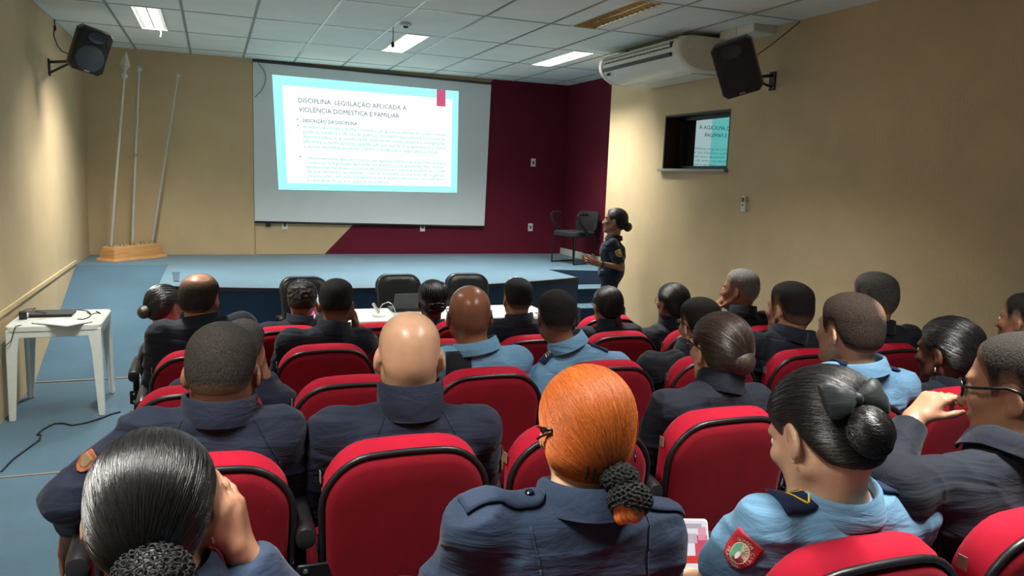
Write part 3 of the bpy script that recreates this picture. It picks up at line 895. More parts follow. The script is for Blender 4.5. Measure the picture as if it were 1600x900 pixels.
    n = 24
    for k in range(n + 1):
        x = -0.508 + (3.99 + 0.508) * k / n; q = (x - 1.55) / 2.25
        pts.append((x, 7.565 + 0.46 * q * q))
    poly = pts + [(3.94, 8.89), (XR, 8.70), (5.0, 8.70), (5.0, YB), (XL, YB), (XL, 9.715), (-0.508, 9.715)]
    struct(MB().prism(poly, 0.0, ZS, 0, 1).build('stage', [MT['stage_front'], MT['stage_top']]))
    m = MB()
    lip = [(x, y, ZS - 0.03) for x, y in pts]; lp = []
    for ring in range(2): pass
    vs = []
    for x, y in pts: vs += [(x, y - 0.006, ZS - 0.035), (x, y - 0.006, ZS + 0.004), (x, y + 0.03, ZS + 0.004), (x, y + 0.03, ZS - 0.035)]
    fs = []
    for k in range(len(pts) - 1):
        for j in range(4): fs.append((4 * k + j, 4 * k + 4 + j, 4 * k + 4 + (j + 1) % 4, 4 * k + (j + 1) % 4))
    fs += [(0, 1, 2, 3), tuple(4 * (len(pts) - 1) + j for j in (3, 2, 1, 0))]
    struct(m.add(vs, fs).build('stage_edge', MT['edge_dark']))
    # ramp up to the stage along the left wall
    m = MB(); y0, y1 = 7.385, 9.715; xr = -0.512
    vs = [(XL, y0, 0), (xr, y0, 0), (xr, y1, ZS), (XL, y1, ZS), (XL, y1, 0), (xr, y1, 0)]
    m.add(vs, [(0, 1, 2, 3), (0, 3, 4), (1, 5, 2), (3, 2, 5, 4), (0, 4, 5, 1)])
    struct(m.build('ramp', MT['carpet']))
    # low steps at the right end of the stage
    st = struct(thing('stage_steps', 'dark blue carpeted steps with pale treads at the right end of the stage', 'steps', (4.28, 8.2, 0)))
    for k in range(3):
        z = ZS * (3 - k) / 4; ya = 8.36 - 0.31 * k
        yb = 8.69
        xa = 4.01
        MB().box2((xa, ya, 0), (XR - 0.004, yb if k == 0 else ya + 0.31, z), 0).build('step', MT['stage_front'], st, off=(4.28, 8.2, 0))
        MB().box2((xa, ya - 0.012, z), (XR - 0.004, (yb if k == 0 else ya + 0.31) - 0.0, z + 0.012), 0).build('tread', MT['stage_top'], st, off=(4.28, 8.2, 0))
build_room()

# ------------------------------------------------------------------ ceiling and its lights
FIX = [(-0.535, 8.48, 1), (1.945, 8.48, 1), (3.81, 8.48, 1), (3.195, 6.04, 0),
       (-0.535, 4.82, 1), (2.567, 4.82, 1), (-0.535, 1.16, 1), (1.945, 1.16, 1), (3.81, 1.16, 0), (1.945, -1.28, 0)]
FW, FL = 0.12, 0.60
def build_ceiling():
    xs = sorted(set([XL - 0.1, 5.15] + [x + s for x, y, l in FIX for s in (-FW, FW)]))
    ys = sorted(set([YR - 0.1, YB + 0.1] + [y + s for x, y, l in FIX for s in (-FL, FL)]))
    m = MB(); idx = {}
    def vid(i, j):
        if (i, j) not in idx: idx[(i, j)] = len(m.v); m.v.append((xs[i], ys[j], ZC))
        return idx[(i, j)]
    for i in range(len(xs) - 1):
        for j in range(len(ys) - 1):
            cx, cy = (xs[i] + xs[i + 1]) / 2, (ys[j] + ys[j + 1]) / 2
            if any(abs(cx - x) < FW and abs(cy - y) < FL for x, y, l in FIX): continue
            m.f.append((vid(i, j), vid(i, j + 1), vid(i + 1, j + 1), vid(i + 1, j))); m.mi.append(0)
    c = struct(m.build('ceiling', MT['tile'], recalc=False))
    md = c.modifiers.new('slab', 'SOLIDIFY'); md.thickness = 0.02; md.offset = -1
    g = MB(); w = 0.012
    for k in range(-1, 9):
        x = -0.235 + 0.6205 * k
        if x < XL + 0.03 or x > 4.97: continue
        g.box2((x - w, YR, ZC - 0.004), (x + w, YB, ZC + 0.001))
    for k in range(-9, 3):
        y = 7.87 + 1.22 * k
        if y < YR + 0.05: continue
        g.box2((XL, y - w * 0.8, ZC - 0.0035), (5.0, y + w * 0.8, ZC + 0.001))
    gr = g.build('ceiling_grid', MT['tbar'], c); gr['kind'] = 'structure'
build_ceiling()
MT['reflector'] = plain('mirror_reflector', lin(205, 208, 205), 0.25, 0.9, 0.02)
MT['louver_tan'] = plain('wall_toned_louver', lin(226, 206, 170), 0.25, 0.9, 0.05)  # tan of the reflected wall painted into the unlit fixture's metal
MT['tube_off'] = plain('unlit_fluorescent_tube', lin(225, 225, 220), 0.3)
LABF = ['lit ceiling light panel above the flagpoles, leftmost of the lights', 'lit ceiling light panel just above the middle of the projection screen', 'lit ceiling light panel left of the air conditioner', 'dark unlit louvered ceiling light nearest the upper right']
LPOW = 54.0
for i, (x, y, lit) in enumerate(FIX):
    lab = LABF[i] if i < 4 else 'louvered ceiling light above the rows of red chairs'
    t = thing('ceiling_light', lab, 'ceiling light', (x, y, ZC), 0, 'recessed ceiling lights by the stage' if i < 4 else 'ceiling lights above the seats')
    h = 0.075; m = MB()
    vs = []
    for z, a, b in ((-0.002, FW, FL), (h, FW * 0.75, FL * 0.985)):
        vs += [(-a, -b, z), (a, -b, z), (a, b, z), (-a, b, z)]
    m.add(vs, [(0, 4, 5, 1), (1, 5, 6, 2), (2, 6, 7, 3), (3, 7, 4, 0), (4, 7, 6, 5)])
    rf = m.build('reflector', MT['reflector'] if lit else MT['louver_tan'], t)
    m = MB(); e = 0.014
    for a0, b0, a1, b1 in ((-FW - e, -FL - e, -FW, FL + e), (FW, -FL - e, FW + e, FL + e), (-FW, -FL - e, FW, -FL), (-FW, FL, FW, FL + e)):
        m.box2((a0, b0, -0.007), (a1, b1, 0.0))
    m.build('frame', MT['white_pl'], t)
    m = MB(); nb = 14
    for k in range(1, nb):
        yy = -FL + 2 * FL * k / nb
        m.add([(-FW, yy - 0.002, 0.0), (FW, yy - 0.002, 0.0), (FW, yy + 0.002, 0.0), (-FW, yy + 0.002, 0.0), (-FW, yy - 0.009, 0.032), (FW, yy - 0.009, 0.032), (FW, yy + 0.009, 0.032), (-FW, yy + 0.009, 0.032)],
              [(0, 3, 2, 1), (4, 5, 6, 7), (0, 1, 5, 4), (1, 2, 6, 5), (2, 3, 7, 6), (3, 0, 4, 7)])
    m.add([(-0.004, -FL, 0), (0.004, -FL, 0), (0.004, FL, 0), (-0.004, FL, 0), (-0.010, -FL, 0.03), (0.010, -FL, 0.03), (0.010, FL, 0.03), (-0.010, FL, 0.03)], [(0, 3, 2, 1), (4, 5, 6, 7), (0, 1, 5, 4), (1, 2, 6, 5), (2, 3, 7, 6), (3, 0, 4, 7)])
    m.build('louver', MT['reflector'] if lit else MT['louver_tan'], t)
    if lit:
        L = bpy.data.lights.new('fluorescent_lamp', 'AREA'); L.shape = 'RECTANGLE'; L.size = FW * 1.4; L.size_y = FL * 1.9
        L.energy = LPOW * (1.2 if i < 4 else 1.0); L.color = (1.0, 0.975, 0.91); L.spread = math.radians(112)
        lo = bpy.data.objects.new('fluorescent_lamp', L); C.objects.link(lo); lo.location = (x, y, ZC + 0.06)
    else:
        for s in (-1, 1):
            MB().tube([(s * 0.045, -FL * 0.95, 0.05), (s * 0.045, FL * 0.95, 0.05)], 0.013, 10).build('tube', MT['tube_off'], t, smooth='auto')
# ------------------------------------------------------------------ projection screen and slide
def screen():
    y = 10.765
    t = thing('projection_screen', 'large white projection screen on the back wall showing a teal bordered slide', 'projection screen', (2.12, 10.77, 1.15))
    o = (2.12, 10.77, 1.15)
    zz = lambda z: z + 1.88
    corners = [(0.50, zz(-0.705)), (3.715, zz(-0.735)), (3.755, zz(1.30)), (0.50, zz(1.345))]
    m = MB()
    vs = [(x, y, z) for x, z in corners] + [(x, y + 0.012, z) for x, z in corners]
    m.add(vs, [(0, 1, 2, 3), (7, 6, 5, 4), (0, 4, 5, 1), (1, 5, 6, 2), (2, 6, 7, 3), (3, 7, 4, 0)])
    MT['screen'] = plain('white_screen_cloth', lin(226, 234, 236), 0.8, 0, 0.02, 3)
    m.build('screen_cloth', MT['screen'], t, off=o)
    m = MB().tube([(0.50, y, zz(-0.715)), (3.715, y, zz(-0.745))], 0.014, 8); m.build('bottom_bar', MT['black_metal'], t, off=o)
    m = MB().tube([(0.50, y, zz(1.355)), (3.755, y, zz(1.31))], 0.016, 8); m.build('top_bar', MT['dark_gray'], t, off=o)
    pts = [ony(*p, 10.745) for p in [(403, 98), (411, 108), (415, 118), (414, 130), (408, 142), (398, 152)]]
    MB().tube(pts, 0.004, 6).build('loose_cord', MT['cable'], t, off=o)
    TL, TR, BR, BL = (0.738, zz(1.20)), (3.269, zz(1.169)), (3.283, zz(-0.259)), (0.808, zz(-0.282))
    def S(u, v, d):  # u right, v down, d = distance in front of the screen
        a = [TL[k] * (1 - u) + TR[k] * u for k in (0, 1)]; b = [BL[k] * (1 - u) + BR[k] * u for k in (0, 1)]
        return (a[0] * (1 - v) + b[0] * v, y - d, a[1] * (1 - v) + b[1] * v)
    def quad(u0, v0, u1, v1, d, name, mat, n=1):
        m = MB(); m.add([S(u0, v1, d), S(u1, v1, d), S(u1, v0, d), S(u0, v0, d)], [(0, 1, 2, 3)])
        return m.build(name, mat, t, off=o, recalc=False)
    quad(0, 0, 1, 1, 0.0008, 'slide_border', emis_mat('projected_teal', lin(150, 240, 234), 1.45 / 2 ** EXPO))
    quad(0.047, 0.082, 0.963, 0.940, 0.0014, 'slide_field', emis_mat('projected_white', lin(246, 255, 254), 1.32 / 2 ** EXPO))
    quad(0.873, 0.0, 0.924, 0.160, 0.0022, 'slide_tab', emis_mat('projected_pink', lin(214, 96, 136), 0.95 / 2 ** EXPO))
    dark = emis_mat('projected_dark_teal', lin(14, 92, 106), 0.6 / 2 ** EXPO); mid = emis_mat('projected_teal_text', lin(30, 124, 130), 0.9 / 2 ** EXPO)
    faint = emis_mat('projected_faint_text', lin(132, 218, 216), 1.0 / 2 ** EXPO); gry = emis_mat('projected_bullet', lin(120, 110, 120), 1.0 / 2 ** EXPO)
    W, H = 2.5, 1.46
    def line(txt, u, v, u1, hgt, name, mat, wt=0.0, justify=True, parent=None):
        pts, fs = text2d(txt, 1.0, weight=wt)
        if not pts: return
        xs = max(p[0] for p in pts); sc = (u1 - u) / xs
        m = MB(); m.add([S(u + p[0] * sc, v - p[1] * hgt, 0.0022) for p in pts], fs)
        m.build(name, mat, parent or t, off=o, recalc=False)
    line('DISCIPLINA  LEGISLAÇÃO APLICADA A', 0.122, 0.222, 0.702, 0.060, 'slide_title', dark, 0.0)
    line('VIOLÊNCIA DOMÉSTICA E FAMILIAR', 0.124, 0.302, 0.662, 0.060, 'slide_title', dark, 0.0)
    line('DESCRIÇÃO DA DISCIPLINA', 0.140, 0.392, 0.430, 0.042, 'slide_heading', mid, 0.012)
    body = ['A violência contra a mulher constitui um grave problema de ordem social,', 'política, jurídica e de saúde pública, motivado por elevados índices de', 'feminicídio, desrespeito, discriminação, violação dos direitos', 'humanos e demanda uma atuação policial integrada', 'e ações de enfrentamento, contra a mulher e agentes envolvidos.']
    body = ['A violência contra a mulher constitui um grave problema de ordem social,', 'política, jurídica e de saúde pública, motivado por elevados índices de', 'feminicídio, e a sociedade demanda uma atuação integrada,', 'eficiente e tecnicamente qualificada por parte dos agentes nos casos', 'e ações de enfrentamento contra a violência e segurança pública.']
    for k, s in enumerate(body): line(s, 0.142, 0.445 + 0.0435 * k, 0.928 if k < 4 else 0.885, 0.040, 'slide_text', faint, 0.010)
    body2 = ['Objetivamente discutir como um agente público é importante para', 'conhecer a legislação aplicada, os direitos e as garantias das vítimas,', 'apresentar também os tipos de violência contra a mulher e a rede', 'de atendimento às vítimas, com as medidas protetivas de urgência', 'relacionadas, em uma perspectiva de trabalho em rede, considerando', 'a realidade local e a segurança pública.']
    for k, s in enumerate(body2): line(s, 0.152, 0.722 + 0.040 * k, 0.928 if k < 5 else 0.60, 0.037, 'slide_text', faint, 0.010)
    for u, v in ((0.112, 0.372), (0.114, 0.425), (0.118, 0.700)):
        m = MB(); m.add([S(u, v - 0.008, 0.0022), S(u, v + 0.008, 0.0022), S(u + 0.009, v, 0.0022)], [(0, 1, 2)]); m.build('slide_bullet', gry, t, off=o, recalc=False)
screen()

# ------------------------------------------------------------------ wall fittings
def fitting(px0, px1, label, dark=True):
    a = ony(*px0, 10.8); b = ony(*px1, 10.8); c = (a + b) / 2; w, h = 0.075, 0.118
    yb = 10.77 if c[0] < 0.495 else 10.8
    t = thing('wall_socket', label, 'wall socket', (c[0], yb, c[2]), 0, 'wall plates')
    MB().box((0, -0.005, 0), (w, 0.010, h)).build('cover_plate', MT['white_pl'], t, bevel=0.003)
    MB().box((0, -0.0115, 0), (0.03, 0.004, 0.042)).build('socket_insert', MT['dark_gray'], t, bevel=0.002)
fitting((828, 248), (838, 260), 'white wall plate high on the maroon wall right of the screen')
fitting((824, 349), (833, 361), 'white wall plate low on the maroon wall right of the screen')
fitting((655, 351), (665, 359), 'white wall plate under the middle of the projection screen')
fitting((440, 346), (450, 357), 'white wall plate on beige wall under the left end of the screen')
c = ony(419, 350, 10.76)
t = thing('wall_switch', 'small black switch box under the left corner of the projection screen', 'switch', (c[0], 10.8, c[2]))
MB().box((0, -0.02, 0), (0.055, 0.04, 0.07)).build('switch_body', MT['black_pl'], t, bevel=0.004)
MB().box((0, -0.042, 0.0), (0.02, 0.006, 0.03)).build('rocker', MT['dark_gray'], t)
c = onx(1165, 318, 4.6)
t = thing('remote_control', 'white air conditioner remote in its cradle on the right wall', 'remote control', (4.6, c[1], c[2]))
MB().box((-0.013, 0, -0.03), (0.030, 0.065, 0.09)).build('cradle', MT['white_pl'], t, bevel=0.004)
MB().box((-0.022, 0, 0.01), (0.020, 0.05, 0.125)).build('handset', MT['ac_white'], t, bevel=0.006)
MB().box((-0.0325, 0, 0.035), (0.002, 0.036, 0.04)).build('display', MT['dark_gray'], t)
MB().box((-0.0325, 0, -0.015), (0.002, 0.018, 0.02)).build('button', MT['dark_gray'], t)

# ------------------------------------------------------------------ air conditioner
def aircon():
    t = thing('air_conditioner', 'cream white ceiling air conditioner at the top of the right wall', 'air conditioner', (4.56, 7.0, 3.0))
    o = (4.56, 7.0, 3.0)
    y0, y1 = 6.2, 7.78
    P = [(4.585, 1.335), (4.10, 1.335), (4.00, 1.315), (3.955, 1.27), (3.945, 1.215), (3.96, 1.15), (4.01, 1.09), (4.09, 1.045), (4.22, 1.02), (4.585, 1.03)]
    P = [(x, z + 1.88) for x, z in P]
    m = MB()
    ring = lambda y, s: [(4.3 + (x - 4.3) * s, y, 3.06 + (z - 3.06) * s) for x, z in P]
    slot = [(4.02, 1.30), (3.985, 1.27), (3.98, 1.215), (3.995, 1.17)]
    m.loft([ring(y0 + 0.09, 1.0), ring(y1 - 0.09, 1.0)])
    m.build('casing', MT['ac_white'], t, smooth='auto', off=o)
    for a, b in ((y0, y0 + 0.09), (y1 - 0.09, y1)):
        m = MB(); s0, s1 = (0.95, 1.02) if a == y0 else (1.02, 0.95)
        am = a + 0.03 if a == y0 else b - 0.03
        rr = [ring(a, s0), ring(am, 1.03), ring(b if a == y0 else a, 1.03)] if a == y0 else [ring(a, 1.03), ring(am, 1.03), ring(b, 0.95)]
        m.loft([[(min(x, 4.59), y, min(z, 3.225)) for x, y, z in r] for r in rr]).build('end_cap', MT['ac_white'], t, smooth='auto', off=o, angle=50)
    # air slot: dark recess and white vanes on the front curve
    m = MB()
    for z0, z1 in ((1.225, 1.29),):
        m.add([(3.947, y0 + 0.12, 1.88 + z1 - 0.01), (3.947, y1 - 0.12, 1.88 + z1 - 0.01), (3.9425, y1 - 0.12, 1.88 + z0), (3.9425, y0 + 0.12, 1.88 + z0),
               (3.99, y0 + 0.12, 1.88 + z1), (3.99, y1 - 0.12, 1.88 + z1), (3.99, y1 - 0.12, 1.88 + z0), (3.99, y0 + 0.12, 1.88 + z0)],
              [(0, 1, 2, 3), (4, 7, 6, 5), (0, 4, 5, 1), (3, 2, 6, 7), (0, 3, 7, 4), (1, 5, 6, 2)])
    m.build('air_slot', MT['black_pl'], t, off=o)
    m = MB().box((3.945, 7.0, 1.88 + 1.165), (0.02, y1 - y0 - 0.24, 0.035)); m.build('lower_slot', MT['black_pl'], t, off=o)
    for k in range(2):
        M = rotm(0, 0, 0.5)
        MB().box((3.935, 7.0, 1.88 + 1.245 + 0.03 * k), (0.03, y1 - y0 - 0.26, 0.006), M).build('vane', MT['ac_white'], t, off=o)
    m = MB()
    for k in range(22): m.box((3.941, y0 + 0.16 + k * (y1 - y0 - 0.32) / 21, 1.88 + 1.256), (0.012, 0.005, 0.055))
    m.build('fin_row', MT['ac_white'], t, off=o)
    MB().box((3.965, y1 - 0.20, 1.88 + 1.115), (0.02, 0.045, 0.022)).build('display_window', MT['black_pl'], t, off=o)
    MB().box2((4.2, y0 + 0.16, 1.88 + 1.012), (4.5, y1 - 0.16, 1.88 + 1.025)).build('intake_grille', MT['ac_white'], t, off=o)
    for y in (6.45, 7.55): MB().box2((4.15, y - 0.02, 3.21), (4.55, y + 0.02, 3.258)).build('hanger', MT['black_metal'], t, off=o)
    c = thing('pipe_duct', 'beige pipe cover running along the ceiling behind the air conditioner', 'duct', (4.481, 5.95, 3.211))
    MB().box2((-0.12, -0.25, -0.02), (0.12, 0.235, 0.05)).build('duct_cover', MT['ac_white'], c, bevel=0.006)
    MB().box2((-0.13, -0.02, -0.024), (0.13, 0.02, 0.052)).build('duct_joint', MT['ac_white'], c, bevel=0.004)
aircon()

# ------------------------------------------------------------------ loudspeakers on brackets
def speaker(center, R, wallpt, label, cat_side, cone='cone', sz=1.0):
    t = thing('loudspeaker', label, 'loudspeaker', center)
    W, H, D = 0.29 * sz, 0.40 * sz, 0.25 * sz
    KS = W / 0.33
    T = lambda p: R @ np.array(p, float)
    m = MB(); rings = []
    for y, w, h in ((-D / 2, 0.94, 0.96), (-D / 2 + 0.02, 1.0, 1.0), (-0.02, 1.0, 1.0), (D / 2 - 0.02, 0.72, 0.86), (D / 2, 0.66, 0.80)):
        a, b, c = W / 2 * w, H / 2 * h, 0.035
        q = [(-a + c, -b), (a - c, -b), (a, -b + c), (a, b - c), (a - c, b), (-a + c, b), (-a, b - c), (-a, -b + c)]
        rings.append([T((x, y, z)) for x, z in q])
    m.loft(rings).build('cabinet', MT['black_pl'], t, smooth='auto', angle=25)
    yf = -D / 2 - 0.001
    Rf = R @ np.array([[1, 0, 0], [0, 0, 1.0], [0, -1.0, 0]])   # lathe axis looks out of the front
    m = MB().lathe([(a * KS, b * KS) for a, b in ((0.135, 0.0), (0.135, 0.010), (0.122, 0.014), (0.114, 0.004), (0.06, 0.002), (0.035, 0.001), (0.03, 0.008), (0.0005, 0.014))], T((0, yf, -0.075 * KS)), 32, Rf)
    m.build('woofer', MT[cone], t, smooth='auto', angle=30)
    m = MB()
    for s0, dpt in ((1.0, 0.008),):
        m.loft([[T((KS * 0.085 * s * math.cos(2 * PI * k / 20), yf - d, KS * (0.145 + 0.052 * s * math.sin(2 * PI * k / 20)))) for k in range(20)] for s, d in ((1.0, 0.0), (1.0, 0.010), (0.85, 0.008), (0.45, 0.001), (0.2, 0.0005))])
    m.build('horn', MT['grille'], t, smooth='auto', angle=40)
    for s in (-1, 1):
        MB().box(T((s * 0.125 * KS, yf, 0.145 * KS)), (0.045 * KS, 0.006, 0.085 * KS), R).build('port', MT['cable'], t)
    MB().box(T((0.0, yf - 0.002, -0.205 * KS)), (0.05 * KS, 0.004, 0.016 * KS), R).build('badge', MT['chrome'], t)
    # bracket belongs to the same mount
    b = bpy.data.objects.new('wall_bracket', None); C.objects.link(b); b.parent = t; b.location = tuple(np.array(wallpt, float) - np.array(center, float))
    w = np.array(wallpt, float); c = np.array(center, float) + T((0, 0.02, -0.12)); s = 1 if wallpt[0] < 0 else -1
    MB().box((s * 0.006, 0, 0), (0.012, 0.08, 0.16)).build('wall_plate', MT['black_metal'], b, bevel=0.003)
    e = c - w; near = e * (1 - 0.05)
    MB().tube([(s * 0.01, 0, 0.05), near], 0.014, 8).tube([(s * 0.01, 0, -0.05), near * 0.62 + V(0, 0, -0.005)], 0.012, 8).build('arm', MT['black_metal'], b, smooth='auto')
    for z in (-0.055, 0.055):
        for yy in (-0.025, 0.025): MB().ell((s * 0.014, yy, z), (0.006, 0.008, 0.008), None, 8, 6).build('bolt', MT['chrome'], b)
    return t
n = nrm(V(0.42, -0.85, -0.32))
def facing(n, roll=0.0):
    y = -nrm(n); x = nrm(np.cross(y, V(0, 0, 1))); z = np.cross(x, y)
    R = np.stack([x, y, z], 1); c, s = math.cos(roll), math.sin(roll)
    return R @ np.array([[c, 0, s], [0, 1, 0], [-s, 0, c]])
speaker(ony(137, 76, 8.15), facing(V(0.40, -0.86, -0.30), 0.22), (XL, 8.69, 1.88 + 0.875), 'grey fronted loudspeaker tilted down from the left wall beside the flagpoles', 'left loudspeaker')
speaker(onx(1153, 102, 4.05), facing(V(-0.62, -0.70, -0.36), -0.30), (XR, 5.69, 1.88 + 0.91), 'black loudspeaker tilted down from the right wall beside the air conditioner', 'right loudspeaker', 'cone_shaded', 1.12)
pts = [onx(*p, XL + 0.008) for p in [(85, 25), (86, 40), (84, 55), (90, 72)]] + [ony(*p, 8.25) for p in [(97, 80), (106, 84)]]
t = thing('speaker_cable', 'thin black cable hanging from the ceiling to the left loudspeaker', 'cable', pts[0]); MB().tube(pts, 0.005, 6).build('cord', MT['cable'], t, off=pts[0], smooth=True)
t0 = onx(86, 44, XL + 0.012); MB().ell(t0, (0.012, 0.012, 0.03), None, 8, 6).build('cable_clip', MT['cable'], t, off=pts[0])
pts = [onx(*p, XR - 0.006) for p in [(1250, 34), (1225, 54), (1205, 70), (1183, 86)]]
t = thing('wall_wire', 'thin dark wire running down the right wall to the right loudspeaker', 'wire', pts[0]); MB().tube(pts, 0.004, 6).build('cord', MT['cable'], t, off=pts[0])

# ceiling detector and the little hanging plug by the middle light
c = onz(634, 36, ZC)
t = thing('smoke_detector', 'small round white detector on the ceiling above the screen', 'smoke detector', (c[0], c[1], ZC - 0.004))
MB().lathe([(0.05, 0.0), (0.055, -0.012), (0.045, -0.026)], (0, 0, 0), 20).build('base', MT['white_pl'], t, smooth='auto'); MB().lathe([(0.025, -0.026), (0.025, -0.036), (0.012, -0.042)], (0, 0, 0), 16).build('sensor_cap', MT['dark_gray'], t, smooth='auto')
c = onz(614, 42, ZC)
t = thing('hanging_plug', 'black plug dangling on a short cord from the ceiling beside the middle light', 'plug', (c[0], c[1], ZC - 0.004))
MB().tube([(0, 0, 0), (0.005, 0, -0.07), (0.0, 0, -0.13)], 0.004, 6).build('cord', MT['cable'], t); MB().lathe([(0.006, -0.13), (0.015, -0.145), (0.015, -0.175), (0.01, -0.185)], (0, 0, 0), 12).build('plug_body', MT['cable'], t, smooth='auto')
c = onz(250, 44, ZC)
t = thing('pull_cord', 'short white cord hanging from the leftmost ceiling light', 'cord', (c[0], c[1], ZC - 0.008)); MB().tube([(0, 0, 0), (0.01, 0, -0.04), (0.0, 0, -0.08)], 0.004, 6).build('cord', MT['white_pl'], t)

# ------------------------------------------------------------------ flag stand
def flagstand():
    ang = math.atan2(0.596, 0.555); c = V(-0.93, 10.335, ZS)
    t = thing('flag_stand', 'stepped honey coloured wooden flag stand base on the stage by the left wall', 'flag stand', c, ang)
    L, D = 0.40, 0.15
    for name, a, b, z0, z1 in (('plinth', L, D, 0.0, 0.035), ('body', L - 0.03, D - 0.03, 0.035, 0.135), ('top_board', L - 0.055, D - 0.05, 0.135, 0.165)):
        m = MB(); k = 0.92 if name != 'top_board' else 1.0
        vs = [(-a, -b, z0), (a, -b, z0), (a, b, z0), (-a, b, z0), (-a * (1 - 0.04), -b * 0.9, z1), (a * (1 - 0.04), -b * 0.9, z1), (a * (1 - 0.04), b * 0.9, z1), (-a * (1 - 0.04), b * 0.9, z1)]
        m.add(vs, [(0, 3, 2, 1), (4, 5, 6, 7), (0, 1, 5, 4), (1, 2, 6, 5), (2, 3, 7, 6), (3, 0, 4, 7)]); m.build(name, MT['oak'], t, bevel=0.004)
    for k in range(5):
        x = -0.30 + 0.15 * k
        MB().lathe([(0.030, 0.165), (0.030, 0.172), (0.022, 0.185), (0.021, 0.20)], (x, 0, 0), 16).build('pole_socket', MT['chrome'], t, smooth='auto')
    dr = V(math.cos(ang), math.sin(ang), 0)
    tops = {0: (197, 80), 2: (217, 108), 4: (278, 118)}
    labs = {0: 'tall silver flagpole with spear tip, leftmost of the three', 2: 'silver flagpole with ball top, middle of the three', 4: 'silver flagpole leaning right, rightmost of the three'}
    for k, px in tops.items():
        base = c + dr * (-0.30 + 0.15 * k) + V(0, 0, 0.20)
        top = ony(*px, base[1] + 0.02); ax = nrm(top - base); Lg = np.linalg.norm(top - base)
        p = thing('flagpole', labs[k], 'flagpole', base, 0, 'bare flagpoles')
        spear = 0.28 if k == 0 else 0.0
        end = Lg - spear
        MB().tube([V(0, 0, 0), ax * end], 0.0145, 12).build('shaft', MT['pole'], p, smooth='auto')
        MB().ell(ax * end, (0.036, 0.036, 0.036), None, 16, 10).build('ball', MT['pole'], p, smooth=True)
        if k == 2: MB().tube([ax * end * 0.50, ax * (end * 0.50 + 0.04)], 0.019, 12).build('joint_ring', MT['chrome'], p, smooth='auto')
        if spear:
            x = nrm(np.cross(ax, V(0, 1, 0))); y = np.cross(x, ax); rings = []
            for z, w, d in ((0.0, 0.016, 0.016), (0.06, 0.018, 0.016), (0.12, 0.058, 0.018), (0.28, 0.003, 0.003)):
                rings.append([ax * (end + z) + x * w * a + y * d * b for a, b in ((1, 0), (0, 1), (-1, 0), (0, -1))])
            MB().loft(rings).build('spear_tip', MT['pole'], p)
flagstand()

# ------------------------------------------------------------------ plastic table at the left wall and what lies on it
TZ = 0.70
def plastic_table():
    x0, x1, y0, y1 = -1.405, -0.79, 6.28, 6.92
    c = V((x0 + x1) / 2, (y0 + y1) / 2, 0); t = thing('plastic_table', 'square white plastic table against the left wall', 'table', c)
    a, b = (x1 - x0) / 2, (y1 - y0) / 2
    m = MB(); rings = []
    def rr(a, b, r, z):
        out = []
        for cx, cy, s in ((a - r, b - r, 0), (-a + r, b - r, 1), (-a + r, -b + r, 2), (a - r, -b + r, 3)):
            for k in range(5):
                q = PI / 2 * (s + k / 4); out.append((cx + r * math.cos(q), cy + r * math.sin(q), z))
        return out
    rings = [rr(a - 0.004, b - 0.004, 0.04, TZ - 0.045), rr(a, b, 0.045, TZ - 0.04), rr(a, b, 0.045, TZ - 0.008), rr(a - 0.008, b - 0.008, 0.04, TZ)]
    m.loft(rings).build('tabletop', MT['white_pl'], t, smooth='auto', angle=30)
    for sx in (-1, 1):
        for sy in (-1, 1):
            m = MB(); rings = []
            for z, w, o in ((TZ - 0.03, 0.115, 0.006), (TZ - 0.10, 0.085, 0.004), (TZ - 0.2, 0.072, 0.002), (0.03, 0.045, -0.002), (0.0, 0.044, -0.002)):
                X, Y = sx * (a - o), sy * (b - o); q = 0.022
                # L-shaped leg section
                L = [(X, Y), (X - sx * w, Y), (X - sx * w, Y - sy * q), (X - sx * q * 1.3, Y - sy * q * 1.3), (X - sx * q, Y - sy * w), (X, Y - sy * w)]
                rings.append([(p[0], p[1], z) for p in L])
            m.loft(rings).build('leg', MT['white_pl'], t, bevel=0.006)
    for sx, sy, w in ((0, -1, a), (0, 1, a), (-1, 0, b), (1, 0, b)):
        m = MB()
        if sy: m.box((0, sy * (b - 0.012), TZ - 0.06), (2 * a - 0.16, 0.012, 0.06))
        else: m.box((sx * (a - 0.012), 0, TZ - 0.06), (0.012, 2 * b - 0.16, 0.06))
        m.build('apron', MT['white_pl'], t, bevel=0.004)
plastic_table()
def on_table(*px): return onz(px[0], px[1], TZ)
p = [on_table(47, 498.5), on_table(101, 497), on_table(103, 487), on_table(60, 487)]
c = sum(p) / 4
t = thing('laptop', 'closed grey laptop with black front edge on the plastic table', 'laptop', V(c[0], c[1], TZ + 0.001), -0.02)
MB().box((0, 0, 0.008), (0.33, 0.20, 0.014)).build('base', MT['black_pl'], t, bevel=0.003)
MB().box((0, 0.0, 0.0195), (0.335, 0.205, 0.008)).build('lid', MT['dark_gray'], t, bevel=0.003)
c = on_table(36, 499); t = thing('power_adapter', 'black power adapter standing at the left of the plastic table', 'adapter', (c[0], c[1], TZ + 0.001), 0.2)
MB().box((0, 0, 0.03), (0.05, 0.045, 0.058)).build('adapter_body', MT['black_pl'], t, bevel=0.005); MB().box((0.03, 0, 0.03), (0.012, 0.02, 0.03)).build('plug_end', MT['white_pl'], t, bevel=0.002)
P = [on_table(50, 506), on_table(104, 511.5), on_table(144, 504), on_table(92, 499.5)]
t = thing('paper_pad', 'white paper pad hanging over the near edge of the plastic table', 'paper pad', V(*(sum(P) / 4)[:2], TZ + 0.001))
